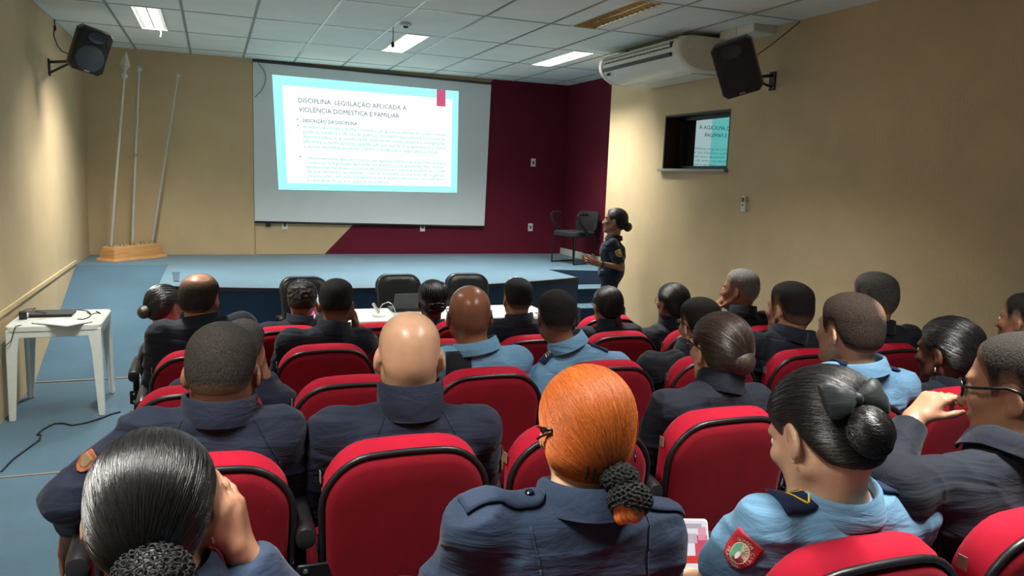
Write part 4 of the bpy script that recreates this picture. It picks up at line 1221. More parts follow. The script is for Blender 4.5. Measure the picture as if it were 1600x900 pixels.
for nm, z0, z1, mt, g in (('backing_board', 0.0, 0.003, MT['dark_gray'], 1.02), ('sheets', 0.003, 0.012, MT['paper'], 1.0)):
    cc = sum(P) / 4; MB().prism([((q[0] - cc[0]) * g, (q[1] - cc[1]) * g) for q in P], z0, z1).build(nm, mt, t)
def wire(name, label, px, r=0.003, dz=0.003, cat='cable'):
    pts = [onz(x, y, TZ + dz + (d[0] if d else 0)) for x, y, *d in px]
    q = []
    for i in range(len(pts) - 1):
        a = pts[max(0, i - 1)]; b, c2 = pts[i], pts[i + 1]; e = pts[min(len(pts) - 1, i + 2)]
        for k in range(5):
            s = k / 5; q.append(0.5 * ((2 * b) + (-a + c2) * s + (2 * a - 5 * b + 4 * c2 - e) * s * s + (-a + 3 * b - 3 * c2 + e) * s ** 3))
    q.append(pts[-1]); t = thing(name, label, cat, q[0]); MB().tube(q, r, 6).build('cord', MT['cable'], t, off=q[0], smooth=True); return t, q
wire('adapter_cable', 'looped thin black cable behind the laptop on the plastic table', [(24, 497), (30, 490), (40, 484), (56, 481.5), (48, 486), (60, 487, 0.03), (72, 490, 0.03), (60, 492, 0.03)], 0.003, 0.004)
t, q = wire('video_cable', 'black video cable with thick plug right of the laptop', [(102, 498), (112, 499), (126, 499.5), (138, 496), (142, 491), (136, 486), (122, 484), (108, 484), (104, 490)], 0.0035, 0.004)
MB().tube([onz(121, 499.3, TZ + 0.006), onz(129, 499.5, TZ + 0.006)], 0.007, 8).build('connector', MT['cable'], t, off=q[0])
wire('audio_cable', 'thin black cable curled at the back right of the plastic table', [(136, 488), (142, 491), (150, 489), (157, 489.5), (150, 486)], 0.003, 0.004)
pts = [V(-1.30, 6.30, TZ + 0.004), V(-1.33, 6.268, TZ + 0.004), V(-1.34, 6.262, TZ - 0.03), V(-1.36, 6.262, TZ - 0.10), V(-1.40, 6.262, TZ - 0.14)]
t = thing('hanging_cable', 'thin cable drooping over the left corner of the plastic table', 'cable', pts[0]); MB().tube(pts, 0.003, 6).build('cord', MT['cable'], t, off=pts[0], smooth=True)
pts = []
for x, y in [(2, 737), (20, 718), (45, 700), (62, 688), (64, 680), (58, 680), (66, 672), (85, 662), (100, 662), (112, 665), (135, 661), (158, 654), (172, 648), (188, 644)]:
    d = ray(x, y)
    k = 1.875 / -d[2]; P = CAM + d * k
    if P[1] < 5.15:
        k = (1.875 - 0.07 * 5.15) / (-d[2] - 0.07 * d[1]); P = CAM + d * k
    pts.append(P + V(0, 0, 0.003))
t = thing('floor_cable', 'black cable snaking across the blue carpet under the plastic table', 'cable', pts[0]); MB().tube(pts, 0.006, 6).build('cord', MT['cable'], t, off=pts[0], smooth=True)

# ------------------------------------------------------------------ chairs before the stage, desk, chair on the stage
def rrect(w, h, r, n=6):
    out = []
    for cx, cz, s in ((w / 2 - r, h / 2 - r, 0), (-w / 2 + r, h / 2 - r, 1), (-w / 2 + r, -h / 2 + r, 2), (w / 2 - r, -h / 2 + r, 3)):
        for k in range(n + 1):
            q = PI / 2 * (s + k / n); out.append((cx + r * math.cos(q), cz + r * math.sin(q)))
    return out
def office_base(t, zs):
    MB().tube([(0, 0.0, 0.09), (0, 0, zs)], 0.03, 10).build('gas_post', MT['black_metal'], t, smooth='auto')
    for k in range(5):
        a = 2 * PI * k / 5 + 0.3; e = V(math.cos(a), math.sin(a), 0) * 0.29
        MB().tube([(0, 0, 0.10), tuple(e + V(0, 0, 0.065))], [0.028, 0.016], 8).build('base_arm', MT['black_pl'], t, smooth='auto')
        M = rotm(a + PI / 2); MB().lathe([(0.010, -0.012), (0.028, -0.012), (0.028, 0.012), (0.010, 0.012)], e + V(0, 0, 0.029), 14, np.array([[0, 0, 1.0], [0, 1, 0], [-1, 0, 0]])).build('caster', MT['black_pl'], t)
def exec_chair(x, y, rz, top, label):
    t = thing('leather_office_chair', label, 'office chair', (x, y, 0), rz, 'black chairs in front of the stage')
    office_base(t, 0.42)
    # faces -Y (towards the audience)
    m = MB(); hb = top - 0.46; rings = []
    for d, s in ((0.05, 0.86), (0.045, 0.98), (0.0, 1.0), (-0.03, 0.97), (-0.05, 0.88), (-0.055, 0.6)):
        ring = []
        for px, pz in rrect(0.44 * s, hb * (1 - (1 - s) * 0.6), 0.12 * s):
            v = (pz / hb + 0.5); wz = 0.88 + 0.12 * v
            ring.append((px * wz, 0.20 + 0.08 * v + d + 0.10 * (px / 0.44) ** 2 * -1, 0.46 + hb / 2 + pz))
        rings.append(ring)
    b = m.loft(rings).build('backrest', MT['leather'], t, smooth='auto', angle=60)
    path = []
    for px, pz in rrect(0.415, hb * 0.97, 0.115):
        v = (pz / hb + 0.5); path.append((px * (0.88 + 0.12 * v), 0.20 + 0.08 * v - 0.037 - 0.10 * (px / 0.44) ** 2, 0.46 + hb / 2 + pz))
    MB().tube(path, 0.008, 6, closed=True).build('piping', MT['chrome'] if False else MT['dark_gray'], t, smooth=True)
    for k in range(3):
        x0 = (0.03, 0.06, 0.10)[k]; MB().tube([(x0, 0.20 + 0.05 - 0.055, 0.46 + hb * 0.45), (x0 + 0.03, 0.20 + 0.06 - 0.057, 0.46 + hb * 0.62), (x0 + 0.045, 0.20 + 0.068 - 0.058, 0.46 + hb * 0.8)], [0.003, 0.006, 0.003], 6).build('leather_fold', MT['leather'], t, smooth=True)
    m = MB(); rings = []
    for z, s in ((0.40, 0.85), (0.42, 0.98), (0.46, 1.0), (0.485, 0.92), (0.49, 0.6)): rings.append([(px, pz - 0.03, z) for px, pz in rrect(0.48 * s, 0.46 * s, 0.10 * s)])
    m.loft(rings).build('seat', MT['leather'], t, smooth='auto', angle=60)
    for s in (-1, 1):
        MB().tube([(s * 0.20, 0.02, 0.42), (s * 0.26, 0.0, 0.45), (s * 0.265, 0.02, 0.62), (s * 0.265, -0.14, 0.645), (s * 0.262, -0.20, 0.63)], [0.014, 0.016, 0.018, 0.022, 0.016], 8).build('armrest', MT['black_pl'], t, smooth='auto')
ch = [((478, 432), 0.08, 'black leather chair before the stage, behind the curly haired man at the left'), ((622, 428), 0.0, 'black leather chair before the stage, middle of the three empty ones'), ((727, 427), -0.05, 'black leather chair before the stage, behind the shiny brown bald head')]
for px, rz, lab in ch:
    P = ony(*px, 7.02); exec_chair(P[0], 6.76, rz, P[2], lab)
def desk():
    t = thing('white_desk', 'white topped table before the stage in front of the black leather chairs', 'table', (1.75, 6.05, 0))
    MB().box((0, 0, 0.735), (1.75, 0.55, 0.03)).build('tabletop', MT['white_pl'], t, bevel=0.004)
    for sx in (-1, 1):
        for sy in (-1, 1): MB().tube([(sx * 0.82, sy * 0.23, 0), (sx * 0.82, sy * 0.23, 0.72)], 0.018, 8).build('leg', MT['chrome'], t, smooth='auto')
    MB().box((0, -0.20, 0.55), (1.6, 0.015, 0.32)).build('modesty_panel', MT['white_pl'], t)
    z = 0.75
    c = onz(665, 500, z); lp = thing('open_laptop', 'open black laptop on the white desk behind the braided hair woman', 'laptop', (c[0], 6.12, z + 0.0015))
    MB().box((0, 0.10, 0.009), (0.36, 0.22, 0.015)).build('keyboard_base', MT['black_pl'], lp, bevel=0.003)
    M = rotm(0, 0.5); MB().box((0, -0.035, 0.088), (0.36, 0.008, 0.165), M).build('screen_lid', MT['dark_gray'], lp, bevel=0.003)
    a = onz(592, 494, z); mt = thing('gooseneck_microphone', 'gooseneck microphone with arched cable on the white desk', 'microphone', (a[0], a[1], z + 0.001))
    MB().lathe([(0.05, 0), (0.05, 0.012), (0.03, 0.02)], (0, 0, 0), 18).build('base', MT['white_pl'], mt, smooth='auto')
    q = [ony(x, y, a[1]) - V(a[0], a[1], z + 0.001) for x, y in ((592, 492), (593, 482), (598, 475), (607, 472), (614, 476), (618, 489))]
    MB().tube(q, 0.004, 6).build('gooseneck', MT['chrome'], mt, smooth=True)
    q = [ony(x, y, a[1]) - V(a[0], a[1], z + 0.001) for x, y in ((592, 490), (589, 484), (583, 474))]
    MB().tube(q, [0.006, 0.014, 0.012], 8).build('holder_clip', MT['pole'], mt, smooth='auto')
    a = onz(783, 506, z); bg = thing('white_bag', 'crumpled white plastic bag on the desk right of the shiny brown bald head', 'bag', (a[0], 6.1, z + 0.001))
    m = MB(); rings = []
    for zz, s in ((0.0, 0.9), (0.03, 1.0), (0.08, 0.85), (0.12, 0.62), (0.15, 0.40), (0.17, 0.15)):
        rings.append([(0.12 * s * math.cos(2 * PI * k / 14) * (1 + 0.12 * math.sin(3 * k + zz * 30)) - zz * 0.3, 0.08 * s * math.sin(2 * PI * k / 14) * (1 + 0.15 * math.cos(5 * k)), zz) for k in range(14)])
    m.loft(rings).build('bag_body', MT['paper'], bg, smooth=True)
    MB().tube([(-0.06, 0, 0.16), (-0.075, 0, 0.19), (-0.045, 0.01, 0.20)], [0.012, 0.016, 0.006], 6).build('knot', MT['paper'], bg, smooth=True)
    a = onz(838, 493, z); pp = thing('paper_sheet', 'loose white sheet on the desk right of the short haired man', 'paper', (2.45, 6.05, z + 0.001))
    MB().box((0, 0, 0.0015), (0.21, 0.297, 0.003)).build('sheet', MT['paper'], pp); MB().box((0, 0.10, 0.0035), (0.15, 0.02, 0.001)).build('printed_line', MT['dark_gray'], pp)
desk()
def stage_chair():
    P = V(4.60, 9.55, ZS); t = thing('stage_chair', 'low backed black armchair on the stage behind the presenter', 'chair', P, 0.35)
    m = MB(); rings = []
    for z, s in ((0.37, 0.9), (0.385, 1.0), (0.43, 1.0), (0.445, 0.9)): rings.append([(px, pz, z) for px, pz in rrect(0.44 * s, 0.44 * s, 0.07)])
    m.loft(rings).build('seat', MT['black_fabric'], t, smooth='auto')
    m = MB(); rings = []
    for d, s in ((-0.03, 0.9), (-0.02, 1.0), (0.02, 1.0), (0.03, 0.9)): rings.append([(0.235 + d + 0.14 * (pz + 0.14), px, 0.575 + pz) for px, pz in rrect(0.40 * s, 0.28 * s, 0.07)])
    m.loft(rings).build('backrest', MT['black_fabric'], t, smooth='auto')
    MB().tube([(0.16, 0, 0.38), (0.25, 0, 0.40), (0.255, 0, 0.55)], 0.018, 8).build('back_bracket', MT['black_metal'], t, smooth='auto')
    for s in (-1, 1):
        MB().tube([(0.12, s * 0.23, 0.40), (0.0, s * 0.255, 0.42), (-0.16, s * 0.255, 0.56), (-0.21, s * 0.255, 0.66), (-0.17, s * 0.255, 0.685), (-0.02, s * 0.255, 0.68)], [0.014, 0.02, 0.022, 0.02, 0.02, 0.018], 8).build('armrest', MT['black_pl'], t, smooth='auto')
        MB().tube([(0.20, s * 0.21, 0.37), (0.22, s * 0.21, 0.012), (-0.20, s * 0.21, 0.012), (-0.19, s * 0.21, 0.37)], 0.011, 8).build('sled_leg', MT['black_metal'], t, smooth='auto')
stage_chair()
c = onz(275, 441, ZS); t = thing('drinking_glass', 'clear drinking glass near the left front corner of the stage', 'glass', (c[0], c[1] + 0.05, ZS + 0.001))
def clear():
    m, nt, b = new_mat('clear_glass'); b.inputs['Transmission Weight'].default_value = 1.0; b.inputs['Roughness'].default_value = 0.02; b.inputs['IOR'].default_value = 1.3; return m
MT['clear'] = clear()
MB().lathe([(0.026, 0), (0.034, 0.09), (0.0325, 0.09), (0.025, 0.004)], (0, 0, 0), 20).build('tumbler', MT['clear'], t, smooth='auto'); MB().tube([(0.034 * math.cos(2 * PI * k / 20), 0.034 * math.sin(2 * PI * k / 20), 0.09) for k in range(20)], 0.0012, 5, closed=True).build('rim', MT['clear'], t)
c = onz(806, 436, ZS); t = thing('paper_scrap', 'small white scrap of paper lying on the stage left of the presenter', 'paper', (c[0], c[1], ZS + 0.002))
MB().prism([(-0.07, -0.03), (0.03, -0.05), (0.08, 0.01), (0.0, 0.05), (-0.06, 0.03)], 0, 0.003).build('scrap', MT['paper'], t); MB().prism([(-0.01, -0.02), (0.05, 0.0), (0.0, 0.03)], 0.003, 0.02).build('folded_corner', MT['paper'], t)
# ------------------------------------------------------------------ auditorium chairs
HT = 0.915
def backline(b, c, ztop=HT, zb=0.40, lean=0.13):
    """point on the leaning back: b metres up from its lower edge, c metres forward"""
    Lb = (ztop - zb) / math.cos(lean)
    return (Lb * math.sin(lean) - b * math.sin(lean) + c * math.cos(lean), zb + b * math.cos(lean) + c * math.sin(lean))
def outline(W, H, rt, rb, g=0.0, n=7, arch=0.018):
    out = []; w, = (W / 2 + g,)
    for cx, cz, s, r in ((1, 1, 0, rt), (-1, 1, 1, rt), (-1, -1, 2, rb), (1, -1, 3, rb)):
        X = cx * (w - r); Z = (H + g - r) if cz > 0 else (-g + r)
        for k in range(n + 1):
            q = PI / 2 * (s + k / n); out.append([X + r * math.cos(q), Z + r * math.sin(q)])
    res = []
    n2 = len(out)
    for k in range(n2):  # extra points along the long sides, gentle arch on top
        a, b = out[k], out[(k + 1) % n2]; res.append(a)
        if math.hypot(a[0] - b[0], a[1] - b[1]) > 0.08:
            for j in (1, 2, 3, 4, 5): res.append([a[0] + (b[0] - a[0]) * j / 6, a[1] + (b[1] - a[1]) * j / 6])
    for p in res:
        v = max(0, (p[1] / H - 0.6) / 0.4); p[1] += arch * v * (1 - (2 * p[0] / W) ** 2)
        p[0] *= 0.94 + 0.06 * min(1, max(0, p[1] / H / 0.8))
    return res
def make_seat():
    t = thing('auditorium_chair', 'red auditorium chair', 'auditorium chair', (0, 0, 0))
    W, H = 0.458, 0.520; rt, rb = 0.125, 0.05
    def ring(c, g, h=H): return [(x,) + backline(b, c) for x, b in outline(W, h, max(0.02, rt + g), max(0.02, rb + g), g)]
    HR = H - 0.022
    m = MB().loft([ring(-0.002, -0.006, HR), ring(0.006, -0.005, HR + 0.006), ring(0.026, -0.005, H - 0.0), ring(0.055, -0.006, H + 0.005), ring(0.078, -0.016, H + 0.005), ring(0.090, -0.04), ring(0.093, -0.09)])
    m.build('backrest_cushion', MT['red'], t, smooth='auto', angle=70)
    m = MB().loft([ring(-0.004, -0.008, HR), ring(-0.018, -0.012, HR), ring(-0.026, -0.03, HR), ring(-0.029, -0.08, HR)])
    m.build('rear_panel', MT['deep_red'], t, smooth='auto', angle=70)
    MB().tube([(x, y, z) for x, y, z in ring(-0.005, 0.002, HR)], 0.0085, 8, closed=True).build('black_trim', MT['black_pl'], t, smooth=True)
    m = MB(); rings = []
    for z, s in ((0.385, 0.86), (0.395, 0.96), (0.425, 1.0), (0.45, 0.97), (0.46, 0.85), (0.462, 0.6)): rings.append([(px, pz + 0.385, z) for px, pz in rrect(0.46 * s, 0.47 * s, 0.08 * s)])
    m.loft(rings).build('seat', MT['red'], t, smooth='auto', angle=70)
    MB().box((0, 0.37, 0.378), (0.40, 0.40, 0.016)).build('seat_pan', MT['black_pl'], t, bevel=0.004)
    x = -0.27
    MB().box((x, 0.16, 0.38), (0.026, 0.09, 0.68)).box((x, 0.21, 0.018), (0.05, 0.34, 0.03)).build('stanchion', MT['black_metal'], t, bevel=0.005)
    m = MB(); rings = []
    for y, z, w, h in ((-0.002, 0.690, 0.016, 0.014), (0.002, 0.695, 0.025, 0.030), (0.02, 0.70, 0.027, 0.034), (0.08, 0.712, 0.026, 0.027), (0.25, 0.718, 0.026, 0.022), (0.36, 0.712, 0.024, 0.020), (0.40, 0.695, 0.020, 0.016)):
        rings.append([(x + px, y, z + pz) for px, pz in rrect(2 * w, 2 * h * 0.9, min(w, h * 0.9) * 0.95, 5)])
    m.loft(rings).build('armrest', MT['black_pl'], t, smooth='auto', angle=50)
    b = MB().box((x, 0.028, 0.575), (0.155, 0.012, 0.075)).box((x, 0.07, 0.575), (0.024, 0.09, 0.075)).build('bracket', MT['black_metal'], t, bevel=0.006)
    for z in (0.555, 0.597):
        for sx in (-0.055, 0.055): MB().lathe([(0.007, 0), (0.007, 0.004), (0.004, 0.006)], (x + sx, 0.0215, z), 10, np.array([[1, 0, 0], [0, 0, -1.0], [0, 1.0, 0]])).build('bolt', MT['chrome'], b)
    MB().box((-0.2275, backline(0.44, 0.045)[0], backline(0.44, 0.045)[1]), (0.002, 0.022, 0.03)).build('seat_number_tag', MT['seam'], t)
    return t
SEATS = [  # row, x, label
 (1, 0.00, 'red auditorium chair under the sleek haired woman at the bottom left'), (1, 0.55, 'red auditorium chair under the orange haired woman'),
 (1, 1.15, 'red auditorium chair holding the woman with the black bow, at the bottom edge'), (1, 1.67, 'red auditorium chair in the bottom right corner, behind the man in black glasses'),
 (2, -0.05, 'red auditorium chair holding the buzz cut man, half hidden by the sleek haired woman'), (2, 0.48, 'red auditorium chair holding the bald man in navy, its whole back in view'),
 (2, 1.01, 'empty red auditorium chair half hidden by the orange haired woman'), (2, 1.54, 'large red auditorium chair left of the bow haired woman, holding the woman in glasses'),
 (2, 2.07, 'red auditorium chair holding the balding man in light blue'), (2, 2.60, 'red auditorium chair holding the woman with a silver hair clip'),
 (3, -0.06, 'red auditorium chair mostly hidden by the buzz cut man, ends showing at his neck'), (3, 0.49, 'empty red auditorium chair just left of the pale bald head'),
 (3, 1.04, 'red auditorium chair holding the bald man in light blue'), (3, 1.59, 'red auditorium chair right of the orange hair, holding the light blue epaulette man'),
 (3, 2.14, 'red auditorium chair left of the woman in glasses with a brown bun'), (3, 2.69, 'red auditorium chair holding the faded haircut man, left of the balding light blue man'),
 (3, 3.24, 'red auditorium chair right of the balding man, holding the grey man in glasses'), (2, 3.13, 'red auditorium chair of the man cut by the right edge'),
 (4, -0.05, 'red auditorium chair holding the man with the bald crown at the left'), (4, 0.495, 'red auditorium chair holding the man resting his cheek on his hand'),
 (4, 1.05, 'red auditorium chair mostly hidden by the two bald heads'), (4, 1.60, 'red auditorium chair between the two light blue men, holding a man in black'),
 (4, 2.12, 'red auditorium chair holding the woman with a short ponytail'), (4, 2.64, 'red auditorium chair holding the black haired woman in glasses'),
 (4, 3.18, 'red auditorium chair holding the grey man with hand on chin'),
 (5, -0.15, 'red auditorium chair of the woman with a bun at the far left'), (5, 0.38, 'red auditorium chair holding the curly haired man in the front row'),
 (5, 0.91, 'red auditorium chair holding the braided hair woman in the front row'), (5, 1.44, 'red auditorium chair in the front row by the white bag'),
 (5, 2.45, 'empty red front row chair in front of the ponytail woman'),
]
seat0 = make_seat()
for i, (r, x, lab) in enumerate(SEATS):
    o = seat0 if i == 0 else copy_tree(seat0)
    y, z = ROWS[r]; o.location = (x, y, z + 0.001); o['label'] = lab; o['group'] = 'rows of red auditorium chairs'
    if x == min(q[1] for q in SEATS if q[0] == r):
        for ch in o.children:
            if ch.name.split('.')[0] == 'bracket': ch.location.x = 0.055
# ------------------------------------------------------------------ the audience
def sleek(axis, freq=26, **k): return dict(t=0.011, axis=axis, freq=freq, **k)
SHORT = dict(t=0.010, top=0.010, fade=0.06, w=0.10)
BUZZ = dict(t=0.005, fade=0.055, w=0.06, thin=((0.0, -0.085, 0.075), 0.03, 0.12))
def upx(P, px, Y): return ony(px[0], px[1], Y)

# ---- nearest row
P1 = person(1, 'person with sleek black hair, netted bun and hand at cheek, at the bottom left', 1, 0.0, (238, 772), 180, fem=True, look=(0.9, 10.8), pitch=-0.16, skin='tan', outfit='slate', collar='fold',
  hair=dict(sleek((0.05, -0.82, -0.55), 30), t=0.008), hmat='hair_sleek', h=0.0055, sh=(150, 925, 420, 925),
  arms={'R': dict(E=ony(480, 990, 1.22), W=ony(376, 862, 1.22), d=nrm(ony(352, 752, 1.23) - ony(376, 862, 1.22)), n=V(-0.9, 0.45, 0.1), curl=(0.30, 0.28, 0.32, 0.36), spread=0.09, thumb=(0.5, 0.5))})
P2 = person(2, 'person with copper orange hair tied in a black crochet net, in a washed navy shirt', 1, 0.55, (917, 652), 148, fem=True, yaw=-0.28, pitch=-0.10, roll=0.05, skin='light', outfit='slate', collar='fold', neckr=0.052,
  hair=dict(t=0.016, axis=(0.35, -0.75, -0.6), freq=22, w=0.03, line=[(-0.13, -0.125), (-0.05, -0.12), (-0.035, -0.06), (-0.012, -0.012), (0.01, -0.005), (0.03, 0.0), (0.06, 0.052), (0.08, 0.08), (0.1, 0.105)], along=1.0), hmat='hair_orange', h=0.0055, sh=(704, 795, 1058, 812))
P3 = person(3, 'person with black bow and low bun in light blue shirt, head bowed over a phone', 1, 1.15, (1285, 655), 146, fem=True, yaw=0.12, pitch=-0.50, roll=0.12, skin='light', outfit='blue', collar='fold', sleeve='short',
  hair=sleek((0.25, -0.93, -0.25), 34), hmat='hair_sleek', h=0.0055, sh=(1162, 798, 1452, 765),
  arms={'L': dict(E=ony(1116, 915, 1.27), W=ony(1082, 905, 1.50), d=V(0.05, 0.9, 0.25), n=V(0.6, 0, 0.8), curl=(0.5, 0.5, 0.5, 0.5))})
P4 = person(4, 'person in black glasses with knuckles raised to his face, at the right edge', 1, 1.67, (1600, 590), 118, yaw=0.42, pitch=-0.12, skin='tan', outfit='navy', collar='fold',
  hair=dict(t=0.006, top=0.006, fade=0.055, w=0.05), hmat='hair_buzz', h=0.0055, sh=(1372, 745, 1690, 720),
  arms={'L': dict(E=ony(1392, 735, 1.36), W=ony(1428, 655, 1.42), d=nrm(0.72 * RC[0] - 0.70 * RC[1] + 0.05 * RC[2]), n=nrm(0.62 * RC[0] + 0.62 * RC[1] + 0.40 * RC[2]), curl=(0.62, 0.85, 0.95, 1.0), spread=0.03, sc=0.95, thumb=(0.55, 0.55))})
# ---- second row
P5 = person(5, 'person with buzz cut and broad back in navy jacket, left arm hanging over the armrest', 2, -0.05, (347, 562), 104, look=(1.6, 10.8), pitch=-0.16, skin='brown', outfit='navy2', hair=BUZZ, hmat='hair_buzz', h=0.0065, ndz=0.028, sh=(190, 655, 470, 650), neckr=0.068,
  arms={'L': dict(E=ony(108, 778, 2.10), W=ony(116, 822, 2.22), d=nrm(V(-0.06, 0.15, -0.95)), n=V(0.3, -0.9, -0.3), curl=(0.2, 0.25, 0.25, 0.3))})
P6 = person(6, 'person with shiny pale bald head in a navy jacket with a high collar', 2, 0.48, (640, 540), 98, pitch=-0.06, skin='bald', outfit='navy2', h=0.0065, sh=(487, 655, 777, 645), colh=0.072, neckr=0.068, ndz=0.004)
P7 = person(7, 'person in glasses with dark brown hair in a bun, face turned left', 2, 1.54, (1128, 535), 84, fem=True, look=(1.6, 10.8), pitch=0.0, skin='light', outfit='navy', hair=sleek((0.25, -0.95, -0.1), 24), hmat='hair_brown', h=0.0065, ndz=0.02, sh=(1026, 622, 1200, 610))
P8 = person(8, 'person with thinning brown hair in a light blue shirt, right of the middle', 2, 2.07, (1330, 505), 80, look=(1.2, 10.8), pitch=0.0, skin='light', outfit='blue', collar='fold', sleeve='short',
  hair=dict(t=0.010, top=0.006, fade=0.03, w=0.04, thin=((0.03, -0.085, 0.075), 0.055, 0.75)), hmat='hair_thin', h=0.0065, sh=(1277, 578, 1426, 590))
P9 = person(9, 'person with dark hair held by a silver clip and an earring, near the right edge', 2, 2.60, (1486, 538), 80, fem=True, look=(1.0, 10.8), pitch=-0.12, skin='deep', outfit='navy', collar='stand', hair=sleek((0.15, -0.9, -0.4), 20, messy=(0.003, 60)), hmat='hair_sleek', h=0.0065, sh=(1408, 608, 1560, 615))
# ---- third row
P10 = person(10, 'person with greyish hair hidden behind the buzz cut head, cheek on right hand', 3, -0.06, (380, 537), 58, look=(2.0, 10.8), pitch=-0.05, skin='tan', outfit='navy2', hair=SHORT, hmat='hair_grey', sh=(268, 600, 456, 612),
  arms={'R': dict(E=ony(425, 628, 3.12), W=ony(412, 585, 3.10), d=nrm(V(-0.15, 0.1, 1.0)), n=V(-1, 0, 0), curl=(0.5, 0.5, 0.5, 0.5))})
P11 = person(11, 'person with shiny brown bald head in a light blue shirt', 3, 1.04, (734, 482), 62, pitch=0.02, skin='bald2', outfit='blue', collar='fold', sleeve='short', stubble=0.45, sh=(680, 552, 826, 552))
P12 = person(12, 'person with short black hair in light blue shirt with one dark epaulette in view', 3, 1.59, (869, 488), 58, look=(2.6, 10.8), skin='brown', outfit='blue', collar='fold', sleeve='short', hair=SHORT, hmat='hair_short', ndz=0.035, sh=(826, 590, 982, 556))
P13 = person(13, 'person with dark hair and glasses just behind the woman with a brown bun', 3, 2.14, (1094, 500), 58, look=(2.0, 10.8), pitch=-0.08, skin='light', outfit='navy', hair=SHORT, hmat='hair_short', sh=(1000, 560, 1120, 550))
P14 = person(14, 'person with faded black haircut in a black jacket, third row right', 3, 2.69, (1236, 476), 58, look=(1.6, 10.8), skin='tan', outfit='navy', hair=dict(t=0.006, top=0.012, fade=0.075, w=0.08), hmat='hair_short', sh=(1160, 528, 1278, 525))
P15 = person(15, 'person with grey hair and dark red glasses by the right wall', 3, 3.24, (1366, 460), 60, look=(1.0, 10.8), pitch=-0.05, skin='tan', outfit='navy', hair=SHORT, hmat='hair_grey', sh=(1300, 520, 1434, 515))
P16 = person(16, 'person at the far right cut by the edge, only dark hair and forehead visible', 2, 3.13, (1604, 494), 56, look=(1.0, 10.8), skin='brown', outfit='navy', hair=SHORT, hmat='hair_short')
# ---- fourth row
P17 = person(17, 'person with bald crown and black jacket, second from the left by the ramp', 4, -0.05, (312, 458), 56, yaw=-0.38, pitch=-0.05, skin='tan', outfit='navy', hair=dict(t=0.007, fade=0.03, w=0.03, bald=((0.0, -0.04, 0.105), 0.06), thin=((0.0, -0.04, 0.105), 0.10, 1.0)), hmat='hair_buzz', h=0.009, sh=(232, 512, 398, 495))
P18 = person(18, 'person with short black hair resting his right cheek on his hand', 4, 0.495, (526, 467), 52, look=(2.1, 10.8), skin='brown', outfit='navy', hair=SHORT, hmat='hair_short', h=0.009, sh=(436, 522, 582, 520),
  arms={'R': dict(E=ony(572, 535, 3.98), W=ony(556, 515, 3.96), d=nrm(V(-0.12, 0.1, 1.0)), n=V(-1, 0, 0), curl=(0.5, 0.5, 0.5, 0.5))})
P20 = person(20, 'person with short black hair in black between the bald brown head and epaulette man', 4, 1.60, (809, 461), 45, look=(2.3, 10.8), skin='tan', outfit='navy', hair=SHORT, hmat='hair_short', h=0.009, sh=(757, 508, 866, 508))
P21 = person(21, 'person with a short low ponytail seated in front of the standing presenter', 4, 2.12, (950, 471), 44, fem=True, look=(2.1, 10.8), skin='tan', outfit='navy', hair=sleek((0.1, -0.8, -0.6), 18), hmat='hair_black', h=0.009, sh=(905, 518, 1000, 512))
P19 = person(19, 'person with full black hair and thin glasses, facing left, by the beige wall', 4, 2.64, (1052, 467), 46, fem=True, look=(1.4, 10.8), skin='brown', outfit='navy', hair=dict(t=0.016, axis=(0, -0.9, -0.3), freq=16), hmat='hair_black', h=0.009, sh=(996, 520, 1080, 515))
P22 = person(22, 'person with silver grey hair holding his chin, by the beige wall', 4, 3.18, (1158, 447), 44, yaw=0.62, pitch=0.0, skin='brown', outfit='navy', hair=SHORT, hmat='hair_greyer', h=0.009, sh=(1118, 500, 1204, 492),
  arms={'L': dict(E=ony(1110, 522, 3.98), W=ony(1113, 488, 4.02), d=nrm(V(0.55, -0.1, 0.9)), n=V(0.9, -0.3, 0), curl=(0.9, 0.9, 0.9, 0.9))})
# ---- front row
P23 = person(23, 'person with a round bun facing right, leftmost in the audience', 5, -0.15, (256, 471), 48, fem=True, yaw=-0.75, pitch=-0.1, skin='tan', outfit='navy', hair=sleek((-0.25, -0.9, -0.2), 18), hmat='hair_sleek', h=0.009)
P24 = person(24, 'person with curly black hair looking at a phone in the front row', 5, 0.38, (472, 463), 44, yaw=-0.15, pitch=-0.15, skin='brown', outfit='navy', hair=dict(t=0.016, top=0.008, fade=0.02, messy=(0.018, 70)), hmat='hair_black', h=0.009, sh=(400, 512, 520, 508),
  arms={'R': dict(E=ony(508, 520, 4.75), W=ony(500, 492, 4.88), d=nrm(V(-0.4, 0.3, 0.8)), n=V(-0.8, 0, 0.4), curl=(0.5, 0.5, 0.5, 0.5))})
P25 = person(25, 'person with black braided hair gathered at the back in the front row', 5, 0.91, (676, 462), 45, fem=True, look=(1.6, 10.8), skin='deep', outfit='navy', hair=sleek((0, -0.95, -0.25), 12), hmat='hair_black', h=0.009, sh=(624, 525, 722, 525))


